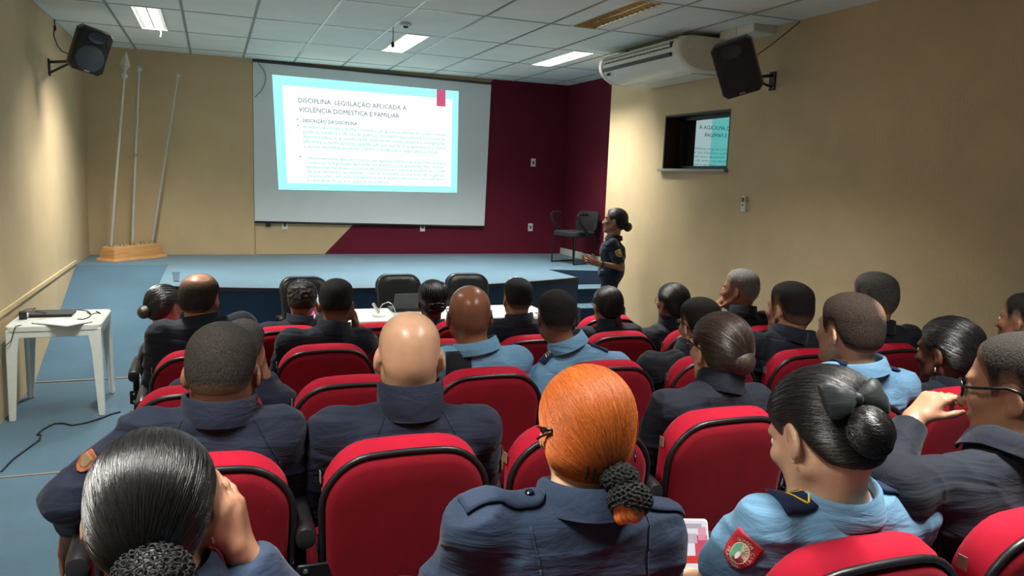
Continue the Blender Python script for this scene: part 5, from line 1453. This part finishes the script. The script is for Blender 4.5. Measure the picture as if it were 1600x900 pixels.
# ---- the presenter, standing by the stage steps
Pm = ony(957, 375, 7.6); uu = V(math.cos(1.08), math.sin(1.08), 0)
ROT = 0.92
P26 = person(26, 'person standing by the stage steps in dark short sleeved uniform, gesturing towards the screen', (7.6, 0.0), 0, (963, 341), 26, fem=True, yaw=ROT, pitch=0.10, skin='brown', outfit='dark', collar='fold', sleeve='short', group=None,
  hair=sleek((0.0, -0.95, -0.35), 18), hmat='hair_black', h=0.007, dy=0.0, seated=False, sh3=(Pm - uu * 0.205, Pm + uu * 0.205), wscale=1.1, torso_w=1.0, torso_d=1.1, neckr=0.056,
  arms={'L': dict(E=ony(970, 418, 7.38), W=ony(934, 411, 7.36), d=nrm(V(-0.95, 0.1, 0.22)), n=V(0.1, 0.9, -0.1), curl=(0.12, 0.15, 0.2, 0.25), spread=0.14, thumb=(0.95, 0.1)),
        'R': dict(E=ony(955, 419, 7.80), W=ony(926, 411, 7.72), d=nrm(V(-0.8, 0.2, 0.35)), n=V(0.0, -0.6, 0.6), curl=(0.15, 0.2, 0.2, 0.25), spread=0.10, thumb=(1.1, 0.0))})
# ------------------------------------------------------------------ buns, clips, glasses, badges, phones
def bun(d, c, r, mat, name='hair_bun', axis=(0, -1, 0), freq=9, rough=0.0, h=0.004, more=(), swirl=3.0):
    """a hair bun in head coordinates (metres before scaling)"""
    c = np.array(c, float); r = np.array(r, float); m = float(r.max()) + 0.02
    lo, hi = c - m, c + m
    for q, k in more: lo = np.minimum(lo, np.array(q) - max(k) - 0.01); hi = np.maximum(hi, np.array(q) + max(k) + 0.01)
    fl = Field(lo, hi, h); fl.ell(c, r, k=0.0)
    for q, k in more: fl.ell(q, k, k=0.015)
    vs, fs = fl.mesh(); N = vnormals(vs, fs)
    if rough: vs = vs + N * (rough * (vnoise(vs * 110) - 0.5) * 2)[:, None]
    ax = nrm(axis); u = nrm(np.cross(ax, (0.3, 0.1, 1))); v = np.cross(ax, u); q = vs - c
    a, b = q @ u, q @ v; rad = np.sqrt(a * a + b * b) + 1e-6; ph = np.arctan2(b, a)
    st = np.stack([rad / r.max() * freq + swirl * np.cos(ph), (q @ ax) / r.max() * freq, 0.8 * np.sin(ph)], 1)
    W = (vs * d['s']) @ d['Rh'].T + d['Hc'] - d['org']
    return np_mesh(name, W, fs, MT[mat], d['root'], {'cover': np.ones(len(vs)), 'strand': st})
def tubes(d, name, lines, r, mat, parent=None, n=6, closed=False):
    m = MB()
    for L in lines: m.tube([d['T'](p) - d['org'] for p in L], r, n, closed=closed)
    o = m.build(name, mat, parent or d['root'], smooth=True)
    at = o.data.attributes.new('cover', 'FLOAT', 'POINT'); at.data.foreach_set('value', [1.4] * len(o.data.vertices))
    return o
def crochet(d, name, c, r, n, ring=0.007, seed=1, tube=0.0022, cut=None):
    """a knitted net: many small yarn loops over an egg shape"""
    rnd = random.Random(seed); m = MB(); c = np.array(c); r = np.array(r)
    for i in range(n):
        z = 1 - 2 * (i + 0.5) / n; a = i * 2.399963; q = math.sqrt(1 - z * z)
        p = V(q * math.cos(a), q * math.sin(a), z)
        if cut and np.dot(p, nrm(cut[0])) > cut[1]: continue
        nn = nrm(p / r); w = nrm(np.cross(nn, (0.2, 0.5, 1))); x = np.cross(nn, w)
        pos = c + p * r; t = rnd.uniform(0, 3)
        pts = [pos + (w * math.cos(k * PI / 5 + t) + x * 0.75 * math.sin(k * PI / 5 + t)) * ring + nn * 0.002 * math.sin(k * PI / 2.5) for k in range(10)]
        m.tube([d['T'](k) - d['org'] for k in pts], tube, 5, closed=True)
    return m.build(name, MT['crochet'], d['root'], smooth=True)

def strands(d, axis, n, mat, seed=1, r=0.0007, lift=0.0004, th=(2.5, 0.22), line=HAIRLINE_F, drift=0.10, on='hair', c=(0, -0.012, 0.0)):
    ho = [o for o in d['root'].children if o.name.split('.')[0] == on][-1]
    me = ho.data; k = len(me.vertices); co = np.empty(k * 3, np.float32); me.vertices.foreach_get('co', co)
    loc = ((co.reshape(-1, 3) + d['org'] - d['Hc']) @ d['Rh']) / d['s']
    bv = BVHTree.FromPolygons([tuple(map(float, p)) for p in loc], [tuple(p.vertices) for p in me.polygons])
    rnd = random.Random(seed); ax = nrm(axis); u = nrm(np.cross(ax, (1, 0, 0.3))); v = np.cross(ax, u); c = np.array(c, float)
    ly = [q[0] for q in line]; lz = [q[1] for q in line]
    vs, fs, st = [], [], []
    for i in range(n):
        ph = rnd.uniform(0, 2 * PI); dr = rnd.uniform(-drift, drift); t0 = th[0] - rnd.random() ** 2 * 1.2; t1 = th[1] + rnd.random() ** 3 * 0.8
        lf = lift + rnd.random() ** 3 * 0.0012; rr = r * rnd.uniform(0.6, 1.3); pts = []
        for j in range(16):
            t = t0 + (t1 - t0) * j / 15; f = ph + dr * math.sin(2.2 * t + i)
            dv = ax * math.cos(t) + (u * math.cos(f) + v * math.sin(f)) * math.sin(t)
            h = bv.ray_cast(Vector(c + dv * 0.3), Vector(-dv), 0.3)
            if h[0] is None: pts = []; continue
            p = np.array(h[0])
            if p[2] < np.interp(p[1], ly, lz) + 0.004: pts = []; continue
            pts.append(p + dv * (lf - 0.4 * rr))
        if len(pts) < 5: continue
        o = len(vs); m = len(pts); sv = (rnd.uniform(0, 40), rnd.uniform(0, 40), rnd.uniform(0, 40))
        for j, p in enumerate(pts):
            tn = nrm(pts[min(j + 1, m - 1)] - pts[max(j - 1, 0)]); nn = nrm(p - c); w = np.cross(tn, nn); q = rr * (0.35 + 0.65 * math.sin(PI * (j + 0.3) / (m - 0.4)) ** 0.5)
            for a in (0, 2.094, 4.189):
                vs.append(p + (w * math.cos(a) + nn * math.sin(a)) * q); st.append(sv)
        for j in range(m - 1):
            for a in range(3):
                b = (a + 1) % 3; fs.append((o + 3 * j + a, o + 3 * j + b, o + 3 * j + 3 + b, o + 3 * j + 3 + a))
    W = (np.array(vs) * d['s']) @ d['Rh'].T + d['Hc'] - d['org']
    ob = np_mesh('hair_strands' if on == 'hair' else 'bun_strands', W, np.array(fs), MT[mat], d['root'], {'cover': np.full(len(vs), 1.4), 'strand': np.array(st)})
    ob['kind'] = 'stuff'; return ob
strands(P1, (0.05, -0.82, -0.55), 2200, 'hair_sleek', 1, 0.0006)
LINE2 = [(-0.13, -0.118), (-0.05, -0.112), (-0.035, -0.055), (-0.012, -0.008), (0.01, 0.0), (0.03, 0.004), (0.06, 0.056), (0.08, 0.084), (0.1, 0.11)]
strands(P2, (0.35, -0.75, -0.6), 2200, 'hair_orange', 2, 0.0006, line=LINE2, drift=0.2)
strands(P3, (0.25, -0.93, -0.25), 2000, 'hair_sleek', 3, 0.0006)
strands(P7, (0.25, -0.95, -0.1), 700, 'hair_brown', 4, 0.0007)
strands(P9, (0.15, -0.9, -0.4), 600, 'hair_sleek', 5, 0.0009)

strands(P19, (0, -0.9, -0.3), 420, 'hair_black', 6, 0.0012)
strands(P21, (0.1, -0.8, -0.6), 420, 'hair_black', 7, 0.0011)
strands(P23, (-0.25, -0.9, -0.2), 420, 'hair_sleek', 8, 0.0011)
strands(P25, (0, -0.95, -0.25), 420, 'hair_black', 9, 0.0011)
strands(P26, (0.0, -0.95, -0.35), 300, 'hair_black', 10, 0.0011)

# nearest woman: low bun in a crochet net, stray wisps
bun(P1, (0.020, -0.120, -0.060), (0.050, 0.040, 0.046), 'hair_sleek', freq=10)
crochet(P1, 'bun_net', (0.020, -0.122, -0.060), (0.053, 0.043, 0.049), 210, 0.0062, 3, 0.0014)
tubes(P1, 'hair_pin', [[(0.083, -0.030, -0.035), (0.086, -0.020, -0.052)], [(-0.083, -0.02, 0.012), (-0.086, -0.008, -0.002)]], 0.0016, MT['pearl'])
glasses(P1['root'], P1['Hc'], P1['Rh'], P1['s'], P1['org'], MT['blackframe'], 1.0, 0.0012)
# orange haired woman: scrunchie and net with two coils of hair showing, pins, flyaway hair
crochet(P2, 'hair_scrunchie', (0.050, -0.112, -0.060), (0.034, 0.024, 0.027), 150, 0.0068, 5, 0.0026)
bun(P2, (0.050, -0.112, -0.060), (0.030, 0.021, 0.024), 'crochet' if False else 'hair_orange', 'hair_knot')
bun(P2, (0.068, -0.130, -0.098), (0.036, 0.026, 0.030), 'hair_orange', freq=7, more=[((0.052, -0.138, -0.127), (0.012, 0.012, 0.012)), ((0.076, -0.140, -0.121), (0.015, 0.013, 0.012))])
crochet(P2, 'bun_net', (0.068, -0.130, -0.094), (0.040, 0.029, 0.033), 170, 0.0066, 6, 0.0022, cut=((-0.1, -0.5, -0.8), 0.62))
tubes(P2, 'hair_pin', [[(-0.096, -0.014, 0.006), (-0.097, -0.055, 0.014), (-0.080, -0.090, 0.018)], [(-0.080, -0.090, 0.014), (-0.096, -0.062, -0.002), (-0.099, -0.040, -0.012)]], 0.0024, MT['blackframe'])
tubes(P2, 'hair_pin', [[(-0.012, -0.121, -0.038), (-0.014, -0.113, -0.066)], [(0.000, -0.121, -0.040), (0.000, -0.113, -0.068)]], 0.0024, MT['blackframe'])
tubes(P2, 'hair_pin', [[(0.100, -0.020, -0.03), (0.096, -0.045, -0.045)]], 0.0020, MT['blackframe'])
rnd = random.Random(8); L = []
for k in range(34):
    a = rnd.uniform(-1.2, 1.2); z = rnd.uniform(-0.02, 0.09); q = []
    for j in range(6):
        t = j / 5; ang = a * (1 - 0.45 * t) + 0.45 * t; rr = 0.116 + 0.006 * math.sin(PI * t) * rnd.uniform(0.3, 1.5); zz = z - 0.13 * t - 0.01 * rnd.random()
        sq = math.sqrt(max(0.15, 1 - ((zz - 0.03) / 0.125) ** 2))
        q.append((rr * 0.86 * math.sin(ang) * sq, -0.012 - rr * math.cos(ang) * sq, zz))
    L.append(q)
tubes(P2, 'loose_strand', L, 0.0006, MT['hair_orange'], n=4)
# woman with the bow
bun(P3, (-0.022, -0.128, -0.016), (0.042, 0.034, 0.044), 'hair_sleek', freq=8, more=[((-0.018, -0.105, 0.0), (0.03, 0.03, 0.03))])
NOLINE = [(-1, -1.0), (1, -1.0)]
strands(P3, (0.6, -0.5, -0.6), 900, 'hair_sleek', 11, 0.0006, line=NOLINE, drift=0.6, on='hair_bun', c=(-0.022, -0.128, -0.016), th=(2.9, 0.2))
def bow(d, c, X, Zv, Yv, sc=1.0):
    c = np.array(c, float); X, Zv, Yv = nrm(X), nrm(Zv), nrm(Yv)
    root = None
    for sgn, ln, dr in ((-1, 0.056, 0.010), (1, 0.056, -0.004)):
        rings = []
        for t, hh, th in ((0.0, 0.008, 0.008), (0.18, 0.013, 0.010), (0.45, 0.026, 0.011), (0.75, 0.034, 0.010), (0.95, 0.032, 0.007), (1.0, 0.028, 0.004)):
            o = c + X * sgn * ln * t * sc + Zv * (dr * t * sc) + Yv * 0.008 * math.sin(PI * t) * sc; ring = []
            for k in range(14):
                a = 2 * PI * k / 14; fold = 1 + 0.22 * math.cos(5 * a + t * 3) * (0.3 + t)
                ring.append(d['T'](o + Zv * hh * sc * math.cos(a) * (1 if True else 0) + Yv * th * sc * math.sin(a) * fold) - d['org'])
            rings.append(ring)
        MB().loft(rings).build('bow_loop', MT['ribbon'], d['root'], smooth='auto', angle=70)
    m = MB(); m.ell(d['T'](c + Yv * 0.006) - d['org'], (0.012, 0.012, 0.013), d['Rh'], 14, 10)
    m.build('bow_knot', MT['ribbon'], d['root'], smooth=True)
    for sgn in (-1, 1):
        rings = []
        for t in (0, 0.3, 0.7, 1.0):
            o = c + X * sgn * 0.022 * t - Zv * 0.05 * t + Yv * 0.006; w = 0.008 + 0.012 * t
            rings.append([d['T'](o + X * a * w + Yv * b * 0.0015) - d['org'] for a, b in ((-1, -1), (1, -1), (1, 1), (-1, 1))])
        MB().loft(rings).build('bow_tail', MT['ribbon'], d['root'], smooth='auto')
bow(P3, (-0.034, -0.120, 0.040), (0.92, -0.30, 0.15), (-0.1, 0.1, 1.0), (0.1, -1, 0.15))
MB().ell(P3['T']((-0.084, -0.002, -0.046)) - P3['org'], (0.003, 0.003, 0.004), None, 10, 8).build('earring', MT['pearl'], P3['root'], smooth=True)

def shoulder_frame(d, side, k=0.55, fwd=0.0):
    S = d['SL'] if side == 'L' else d['SR']; u = nrm(S - d['N']) if side == 'R' else nrm(d['N'] - S)
    c = d['N'] * (1 - k) + S * k + d['f'] * fwd + V(0, 0, 0.06); n = nrm(np.cross(u, d['f'])); 
    if n[2] < 0: n = -n
    return c, u, nrm(np.cross(n, u)), n
def slipon(d, side, w=0.105, h=0.055, k=0.60, mark='vee', fwd=-0.005, mat='navyfelt'):
    c, u, v, n = shoulder_frame(d, side, k, fwd)
    pts, fs = grid2d(w, h, 10, 5, lambda x, y: (x, y * (1 - 0.18 * (x if side == 'L' else -x))))
    e = lay(d, c, u, v, n, pts, fs, 0.006, 'epaulette', MT[mat], None, 0.004)
    if mark == 'vee':
        s = -1 if side == 'L' else 1
        for a, b in (((-0.026, 0.014), (0.002, -0.017)), ((0.004, -0.016), (0.028, 0.010)), ((-0.020, 0.017), (0.027, 0.015))):
            p2, f2 = bar2d(a, b, 0.0045 if b[1] < 0.012 else 0.0022); lay(d, c, u, v, n, p2, f2, 0.0112, 'braid_stripe', MT['yellow'], e, 0.001)
    elif mark == 'badge':
        p2, f2 = grid2d(0.028, 0.026, 6, 4, shield); lay(d, c, u, v, n, p2, f2, 0.0112, 'gold_badge', MT['gold'], e, 0.001)
    elif mark == 'bars':
        for x in (-0.012, 0.0, 0.012):
            p2, f2 = bar2d((x - 0.006, -0.012), (x + 0.006, 0.012), 0.0035); lay(d, c, u, v, n, p2, f2, 0.0112, 'braid_stripe', MT['paper'] if x else MT['gold'], e, 0.001)
    return e
def strap(d, side, mat, w=0.15, h=0.048, k=0.80):
    c, u, v, n = shoulder_frame(d, side, k, -0.01); s = 1 if side == 'L' else -1
    pts, fs = grid2d(w, h, 14, 5, lambda x, y: (x, y * (1 if s * x < 0.7 else math.sqrt(max(0.05, 1 - ((s * x - 0.7) / 0.3) ** 2)))))
    e = lay(d, c, u, v, n, pts, fs, 0.004, 'shoulder_strap', mat, None, 0.0035)
    hit = d['bvh'].ray_cast(Vector(c + u * s * 0.048 + n * 0.12), Vector(-n), 0.4)
    if hit[0] is not None:
        p = np.array(hit[0]) + n * 0.010 - d['org']; x = nrm(np.cross(n, (1, 0.2, 0))); y = np.cross(n, x); M = np.stack([x, y, n], 1)
        b = MB().lathe([(0.0078, -0.002), (0.0082, 0.001), (0.006, 0.0028), (0.0055, 0.0016), (0.0005, 0.0016)], p, 18, M).build('button', MT['button'], e, smooth='auto')
    return e
slipon(P3, 'L', 0.125, 0.052, 0.60, fwd=-0.018); slipon(P3, 'R', w=0.11, h=0.052, k=0.66, fwd=-0.018)
strap(P2, 'L', MT['cloth_slate']); strap(P2, 'R', MT['cloth_slate'])
slipon(P12, 'L', 0.10, 0.05, 0.62, 'bars'); slipon(P12, 'R', 0.09, 0.045, 0.6, None)
slipon(P8, 'L', 0.09, 0.05, 0.55, 'badge'); slipon(P8, 'R', 0.10, 0.045, 0.6, None)
def arm_patch(d, side, t, w, h, base, label, n=None, shape=shield, up=None, off=0.004):
    a = d['J'][side]; c = a['S'] * (1 - t) + a['E'] * t
    ax = nrm(a['S'] - a['E']); n = nrm((CAM - c) if n is None else n); n = nrm(n - ax * np.dot(n, ax)); u = np.cross(ax, n)
    pts, fs = grid2d(w, h, 12, 14, shape); c = c + n * 0.06
    return (c, u, ax, n), lay(d, c, u, ax, n, pts, fs, off, label, base, None, 0.0012)
MT['patch_red'] = plain('red_embroidered_patch', lin(190, 40, 52), 0.8, 0, 0.1, 200)
MT['patch_green'] = plain('green_embroidery', lin(110, 190, 150), 0.8, 0, 0.1, 200)
MT['patch_cream'] = plain('cream_embroidery', lin(226, 214, 186), 0.8, 0, 0.1, 200)
MT['patch_brown'] = plain('brown_embroidery', lin(120, 100, 70), 0.8, 0, 0.1, 200)
MT['patch_gold'] = plain('dull_gold_patch', lin(150, 124, 60), 0.7, 0, 0.2, 150)
MT['patch_orange'] = plain('rust_orange_patch', lin(140, 76, 48), 0.8, 0, 0.3, 120)
fr, pt = arm_patch(P3, 'L', 0.20, 0.062, 0.080, MT['patch_red'], 'sleeve_patch', n=V(-0.72, -0.65, 0.25))
def on_patch(shape2d, name, mat, off): return lay(P3, *fr, shape2d[0], shape2d[1], off, name, mat, pt, 0.0)
disc = lambda rx, ry, a0=0, a1=2 * PI, n=24, cx=0, cy=0: ([(cx, cy)] + [(cx + rx * math.cos(a0 + (a1 - a0) * k / n), cy + ry * math.sin(a0 + (a1 - a0) * k / n)) for k in range(n + 1)], [(0, k + 1, k + 2) for k in range(n)])
on_patch(disc(0.0185, 0.026, cy=-0.001), 'patch_disc', MT['patch_cream'], 0.0058)
on_patch(disc(0.0165, 0.0235, PI * 0.62, PI * 1.62, cy=-0.001), 'patch_wreath', MT['patch_green'], 0.0062)
for k in range(7):
    a = -0.5 + k * 0.36; on_patch(bar2d((0.004 * math.cos(a), 0.004 * math.sin(a)), (0.016 * math.cos(a), 0.022 * math.sin(a)), 0.0011, 3), 'patch_ray', MT['patch_brown'], 0.0062)
on_patch(disc(0.0045, 0.0085, cx=-0.001, cy=-0.006), 'patch_leaf', MT['paper'], 0.0066)
def ring_text(txt, a0, a1, rx, ry, size, flip=False):
    P, Fc = [], []
    for k, chh in enumerate(txt):
        if chh == ' ': continue
        t = a0 + (a1 - a0) * (k + 0.5) / len(txt); p, f = text2d(chh, size, 'CENTER', weight=0.02 * size * 0)
        tx, ty = -rx * math.sin(t), ry * math.cos(t); l = math.hypot(tx, ty); s = -1 if not flip else 1; tx, ty = s * tx / l, s * ty / l
        nx, ny = (-ty, tx)
        c0 = (rx * math.cos(t), ry * math.sin(t)); o = len(P)
        P += [(c0[0] + q[0] * tx + (q[1] - 0.36 * size) * nx, c0[1] + q[0] * ty + (q[1] - 0.36 * size) * ny) for q in p]; Fc += [tuple(i + o for i in g) for g in f]
    return P, Fc
on_patch(ring_text('GUARDA CIVIL', PI * 0.80, -PI * 0.20, 0.0235, 0.0315, 0.0105), 'patch_lettering', MT['patch_cream'], 0.0064)
on_patch(ring_text('MUNICIPAL', PI * 1.08, PI * 1.72, 0.0225, 0.0325, 0.0100, True), 'patch_lettering', MT['patch_cream'], 0.0064)
fr5, p5 = arm_patch(P5, 'L', 0.60, 0.045, 0.055, MT['patch_orange'], 'sleeve_patch', n=V(-0.7, -0.6, 0.35))
lay(P5, *fr5, *grid2d(0.028, 0.033, 6, 6, shield), 0.0058, 'patch_center', MT['patch_brown'], p5, 0.0005)
arm_patch(P6, 'R', 0.55, 0.06, 0.07, MT['patch_gold'], 'sleeve_patch', n=V(0.9, -0.35, 0.2))
fr26, p26 = arm_patch(P26, 'L', 0.46, 0.075, 0.085, MT['patch_gold'], 'sleeve_patch', n=V(0.1, -1, 0.1))
lay(P26, *fr26, *grid2d(0.052, 0.058, 6, 6, shield), 0.0058, 'patch_center', MT['patch_brown'], p26, 0.0005)
lay(P26, *fr26, *disc(0.013, 0.015), 0.0066, 'patch_emblem', MT['patch_gold'], p26, 0.0005)
c = P11['N'] * 0.40 + P11['SL'] * 0.60 + V(-0.03, -0.12, -0.02)
lay(P11, c, V(1, 0, 0), V(0, 0, 1), V(-0.1, -1, 0.25), *grid2d(0.105, 0.15, 8, 8, lambda x, y: (x * (1 - 0.12 * (y < -0.5)), y)), 0.004, 'black_back_panel', MT['black_cloth'], None, 0.003)

def seam(d, pts, n, mat):
    n = nrm(n); u = nrm(np.cross(n, (0, 0, 1))); u = -u if u[0] < 0 else u; v = np.cross(n, u); v = -v if v[2] < 0 else v
    c = d['N'] * 0.3 + d['M'] * 0.7; P, Fc = [], []
    for a, b in zip(pts[:-1], pts[1:]):
        p, f = bar2d(a, b, 0.0028, 8); o = len(P); P += p; Fc += [tuple(i + o for i in g) for g in f]
    lay(d, c - n * 0.0, u, v, n, P, Fc, 0.0012, 'seam', mat, None, 0.0012)
back = V(0, -1, 0.25)
for s in (-1, 1):
    seam(P2, [(s * 0.115, 0.01), (s * 0.105, -0.06), (s * 0.098, -0.14), (s * 0.10, -0.22)], back, MT['cloth_slate'])
    for q in (P5, P6): seam(q, [(s * 0.085, 0.015), (s * 0.115, -0.05), (s * 0.15, -0.115), (s * 0.165, -0.16)], back, MT['cloth_navy'])

# ---- the rest of the hair and the glasses
bun(P7, (0.010, -0.098, -0.014), (0.050, 0.042, 0.046), 'hair_brown', freq=9)
glasses(P7['root'], P7['Hc'], P7['Rh'], P7['s'], P7['org'], MT['redframe'], 1.1)
glasses(P4['root'], P4['Hc'], P4['Rh'], P4['s'], P4['org'], MT['blackframe'], 1.0, 0.003)
bun(P9, (0.020, -0.122, -0.022), (0.034, 0.030, 0.036), 'hair_sleek', freq=7, rough=0.006)
cl = tubes(P9, 'hair_clip', [[(-0.008, -0.128, 0.012), (0.006, -0.144, 0.018), (0.024, -0.138, 0.012)], [(-0.006, -0.134, 0.000), (0.008, -0.150, 0.006), (0.026, -0.142, 0.0)]], 0.0045, MT['pearl'])
MB().tube([P9['T']((-0.083, -0.002, -0.044)) - P9['org'], P9['T']((-0.085, -0.002, -0.060)) - P9['org']], [0.002, 0.0045], 8).build('earring', MT['pearl'], P9['root'], smooth=True)
for p, mt, sh_, th in ((P12, 'wireframe', 0.9, 0.0014), (P13, 'blackframe', 1.0, 0.002), (P15, 'redframe', 0.8, 0.0022), (P19, 'redframe', 1.1, 0.0016), (P21, 'blackframe', 0.9, 0.0018), (P11, 'wireframe', 0.9, 0.0016)):
    glasses(p['root'], p['Hc'], p['Rh'], p['s'], p['org'], MT[mt], sh_, th)
bun(P21, (0.018, -0.118, -0.085), (0.020, 0.018, 0.045), 'hair_black', 'ponytail', freq=8)
MB().lathe([(0.016, -0.004), (0.019, 0.0), (0.016, 0.004)], P21['T']((0.016, -0.114, -0.048)) - P21['org'], 14).build('hair_tie', MT['ribbon'], P21['root'], smooth=True)
bun(P23, (-0.02, -0.130, -0.028), (0.038, 0.032, 0.038), 'hair_sleek', freq=9)
bun(P25, (0.0, -0.105, -0.030), (0.048, 0.026, 0.034), 'hair_black', 'braid_coil', freq=6, rough=0.005)
L = []
for k in range(15):
    a = -1.15 + 2.3 * k / 14; q = []
    for j in range(7):
        t = j / 6; zz = 0.118 - 0.135 * t; yy = 0.02 - 0.125 * math.sin(PI * 0.5 * min(1, t * 1.15))
        sq = math.sqrt(max(0.0, 1 - ((zz - 0.03) / 0.097) ** 2)); q.append((0.0895 * math.sin(a) * (0.35 + 0.65 * math.sin(PI * (0.15 + 0.7 * t))) , -0.014 - 0.112 * math.cos(a * 0.8) * max(0.25, sq), zz))
    L.append(q)
tubes(P25, 'scalp_braid', L, 0.0042, MT['hair_black'], n=6)
L = []
for k in range(8): L.append([(0.045 * math.cos(t + k), -0.128 + 0.006 * math.sin(3 * t), -0.030 - 0.006 * k + 0.024 + 0.008 * math.sin(t)) for t in np.linspace(0, 3.0, 8)])
tubes(P25, 'coiled_braid', L, 0.0045, MT['hair_black'], n=6)
bun(P26, (0.0, -0.132, -0.035), (0.048, 0.042, 0.046), 'hair_black', freq=8)
a = P26['J']['L']; w = a['W'] * 0.84 + a['E'] * 0.16; ax = nrm(a['W'] - a['E']); x = nrm(np.cross(ax, (0, 0, 1))); M = np.stack([x, np.cross(ax, x), ax], 1)
wt = MB().lathe([(0.030, -0.011), (0.034, -0.010), (0.034, 0.010), (0.030, 0.011)], w - P26['org'], 18, M).build('wristwatch', MT['black_pl'], P26['root'], smooth='auto')
MB().box(w - P26['org'] + V(0, -0.036, 0.006), (0.034, 0.008, 0.034)).build('watch_face', MT['dark_gray'], wt, bevel=0.003)
MB().box(P26['B'] - P26['org'] + V(0, 0, 0.02), (0.30, 0.23, 0.045), rotm(1.08)).build('belt', MT['black_pl'], P26['root'], bevel=0.02)

# ---- phones
def phone(c, U, Vv, label, blocks, W=0.076, H=0.158):
    U = nrm(U); Vv = nrm(Vv - U * np.dot(U, Vv)); N = np.cross(U, Vv); M = np.stack([U, Vv, N], 1)
    t = thing('smartphone', label, 'smartphone', c, 0, 'phones in hands')
    mm = MB(); rings = []
    for z, s in ((-0.004, 0.97), (-0.003, 1.0), (0.003, 1.0), (0.004, 0.97)): rings.append([M @ V(x * s, y * s, z) for x, y in rrect(W, H, 0.010, 4)])
    mm.loft(rings).build('phone_body', MT['ac_white'], t, smooth='auto')
    m = MB().add([M @ V(x, y, 0.0043) for x, y in rrect(W * 0.93, H * 0.95, 0.008, 4)], [tuple(range(20))])
    s = m.build('screen', emis_mat('lit_phone_screen', lin(236, 230, 236), 0.95 / 2 ** EXPO), t, recalc=False)
    for (x0, y0, x1, y1, col) in blocks:
        m = MB().add([M @ V(x * W / 2, y * H / 2, 0.0048) for x, y in ((x0, y0), (x1, y0), (x1, y1), (x0, y1))], [(0, 1, 2, 3)])
        m.build('screen_tile', emis_mat('phone_tile', lin(*col), 0.9 / 2 ** EXPO), s, recalc=False)
c = ony(1087, 862, 1.52)
U = nrm(ony(1108, 876, 1.50) - ony(1076, 890, 1.50)); 
phone(c, V(1, -0.1, -0.1), V(-0.18, 0.45, 0.9), 'white smartphone with pink and red pictures, held by the woman with the bow',
      [(-0.8, 0.25, 0.1, 0.55, (205, 190, 200)), (-0.1, -0.15, 0.85, 0.5, (214, 90, 110)), (0.2, 0.35, 0.8, 0.75, (236, 170, 190)), (-0.85, -0.35, 0.3, -0.12, (226, 70, 60)), (-0.8, -0.9, 0.8, -0.5, (250, 250, 250)), (-0.7, 0.7, 0.5, 0.85, (190, 180, 190))])
c = ony(489, 479, 4.93)
phone(c, V(1, 0.1, 0), V(-0.05, 0.35, 0.95), 'smartphone with pale blue and pink screen, held by the curly haired man', [(-0.8, 0.1, 0.8, 0.8, (130, 180, 240)), (-0.8, -0.7, 0.8, -0.1, (236, 130, 200))])
# ------------------------------------------------------------------ camera and render look
cam = bpy.data.cameras.new('camera'); co = bpy.data.objects.new('camera', cam); C.objects.link(co)
cam.sensor_width = 36.0; cam.sensor_fit = 'HORIZONTAL'; cam.lens = F * 36.0 / 1600.0; cam.clip_start = 0.05
M4 = Matrix(((RC[0][0], -RC[1][0], -RC[2][0], 0), (RC[0][1], -RC[1][1], -RC[2][1], 0), (RC[0][2], -RC[1][2], -RC[2][2], 1.88), (0, 0, 0, 1)))
co.matrix_world = M4
bpy.context.scene.camera = co
w = bpy.data.worlds.new('room_dark'); w.use_nodes = True; bpy.context.scene.world = w
w.node_tree.nodes['Background'].inputs['Color'].default_value = (0.03, 0.03, 0.03, 1)
sc = bpy.context.scene
sc.view_settings.view_transform = 'Standard'; sc.view_settings.look = 'None'; sc.view_settings.gamma = 1.0
sc.view_settings.use_curve_mapping = False; sc.view_settings.exposure = EXPO
sc.cycles.max_bounces = 8; sc.cycles.diffuse_bounces = 4; sc.cycles.glossy_bounces = 3; sc.cycles.transmission_bounces = 4
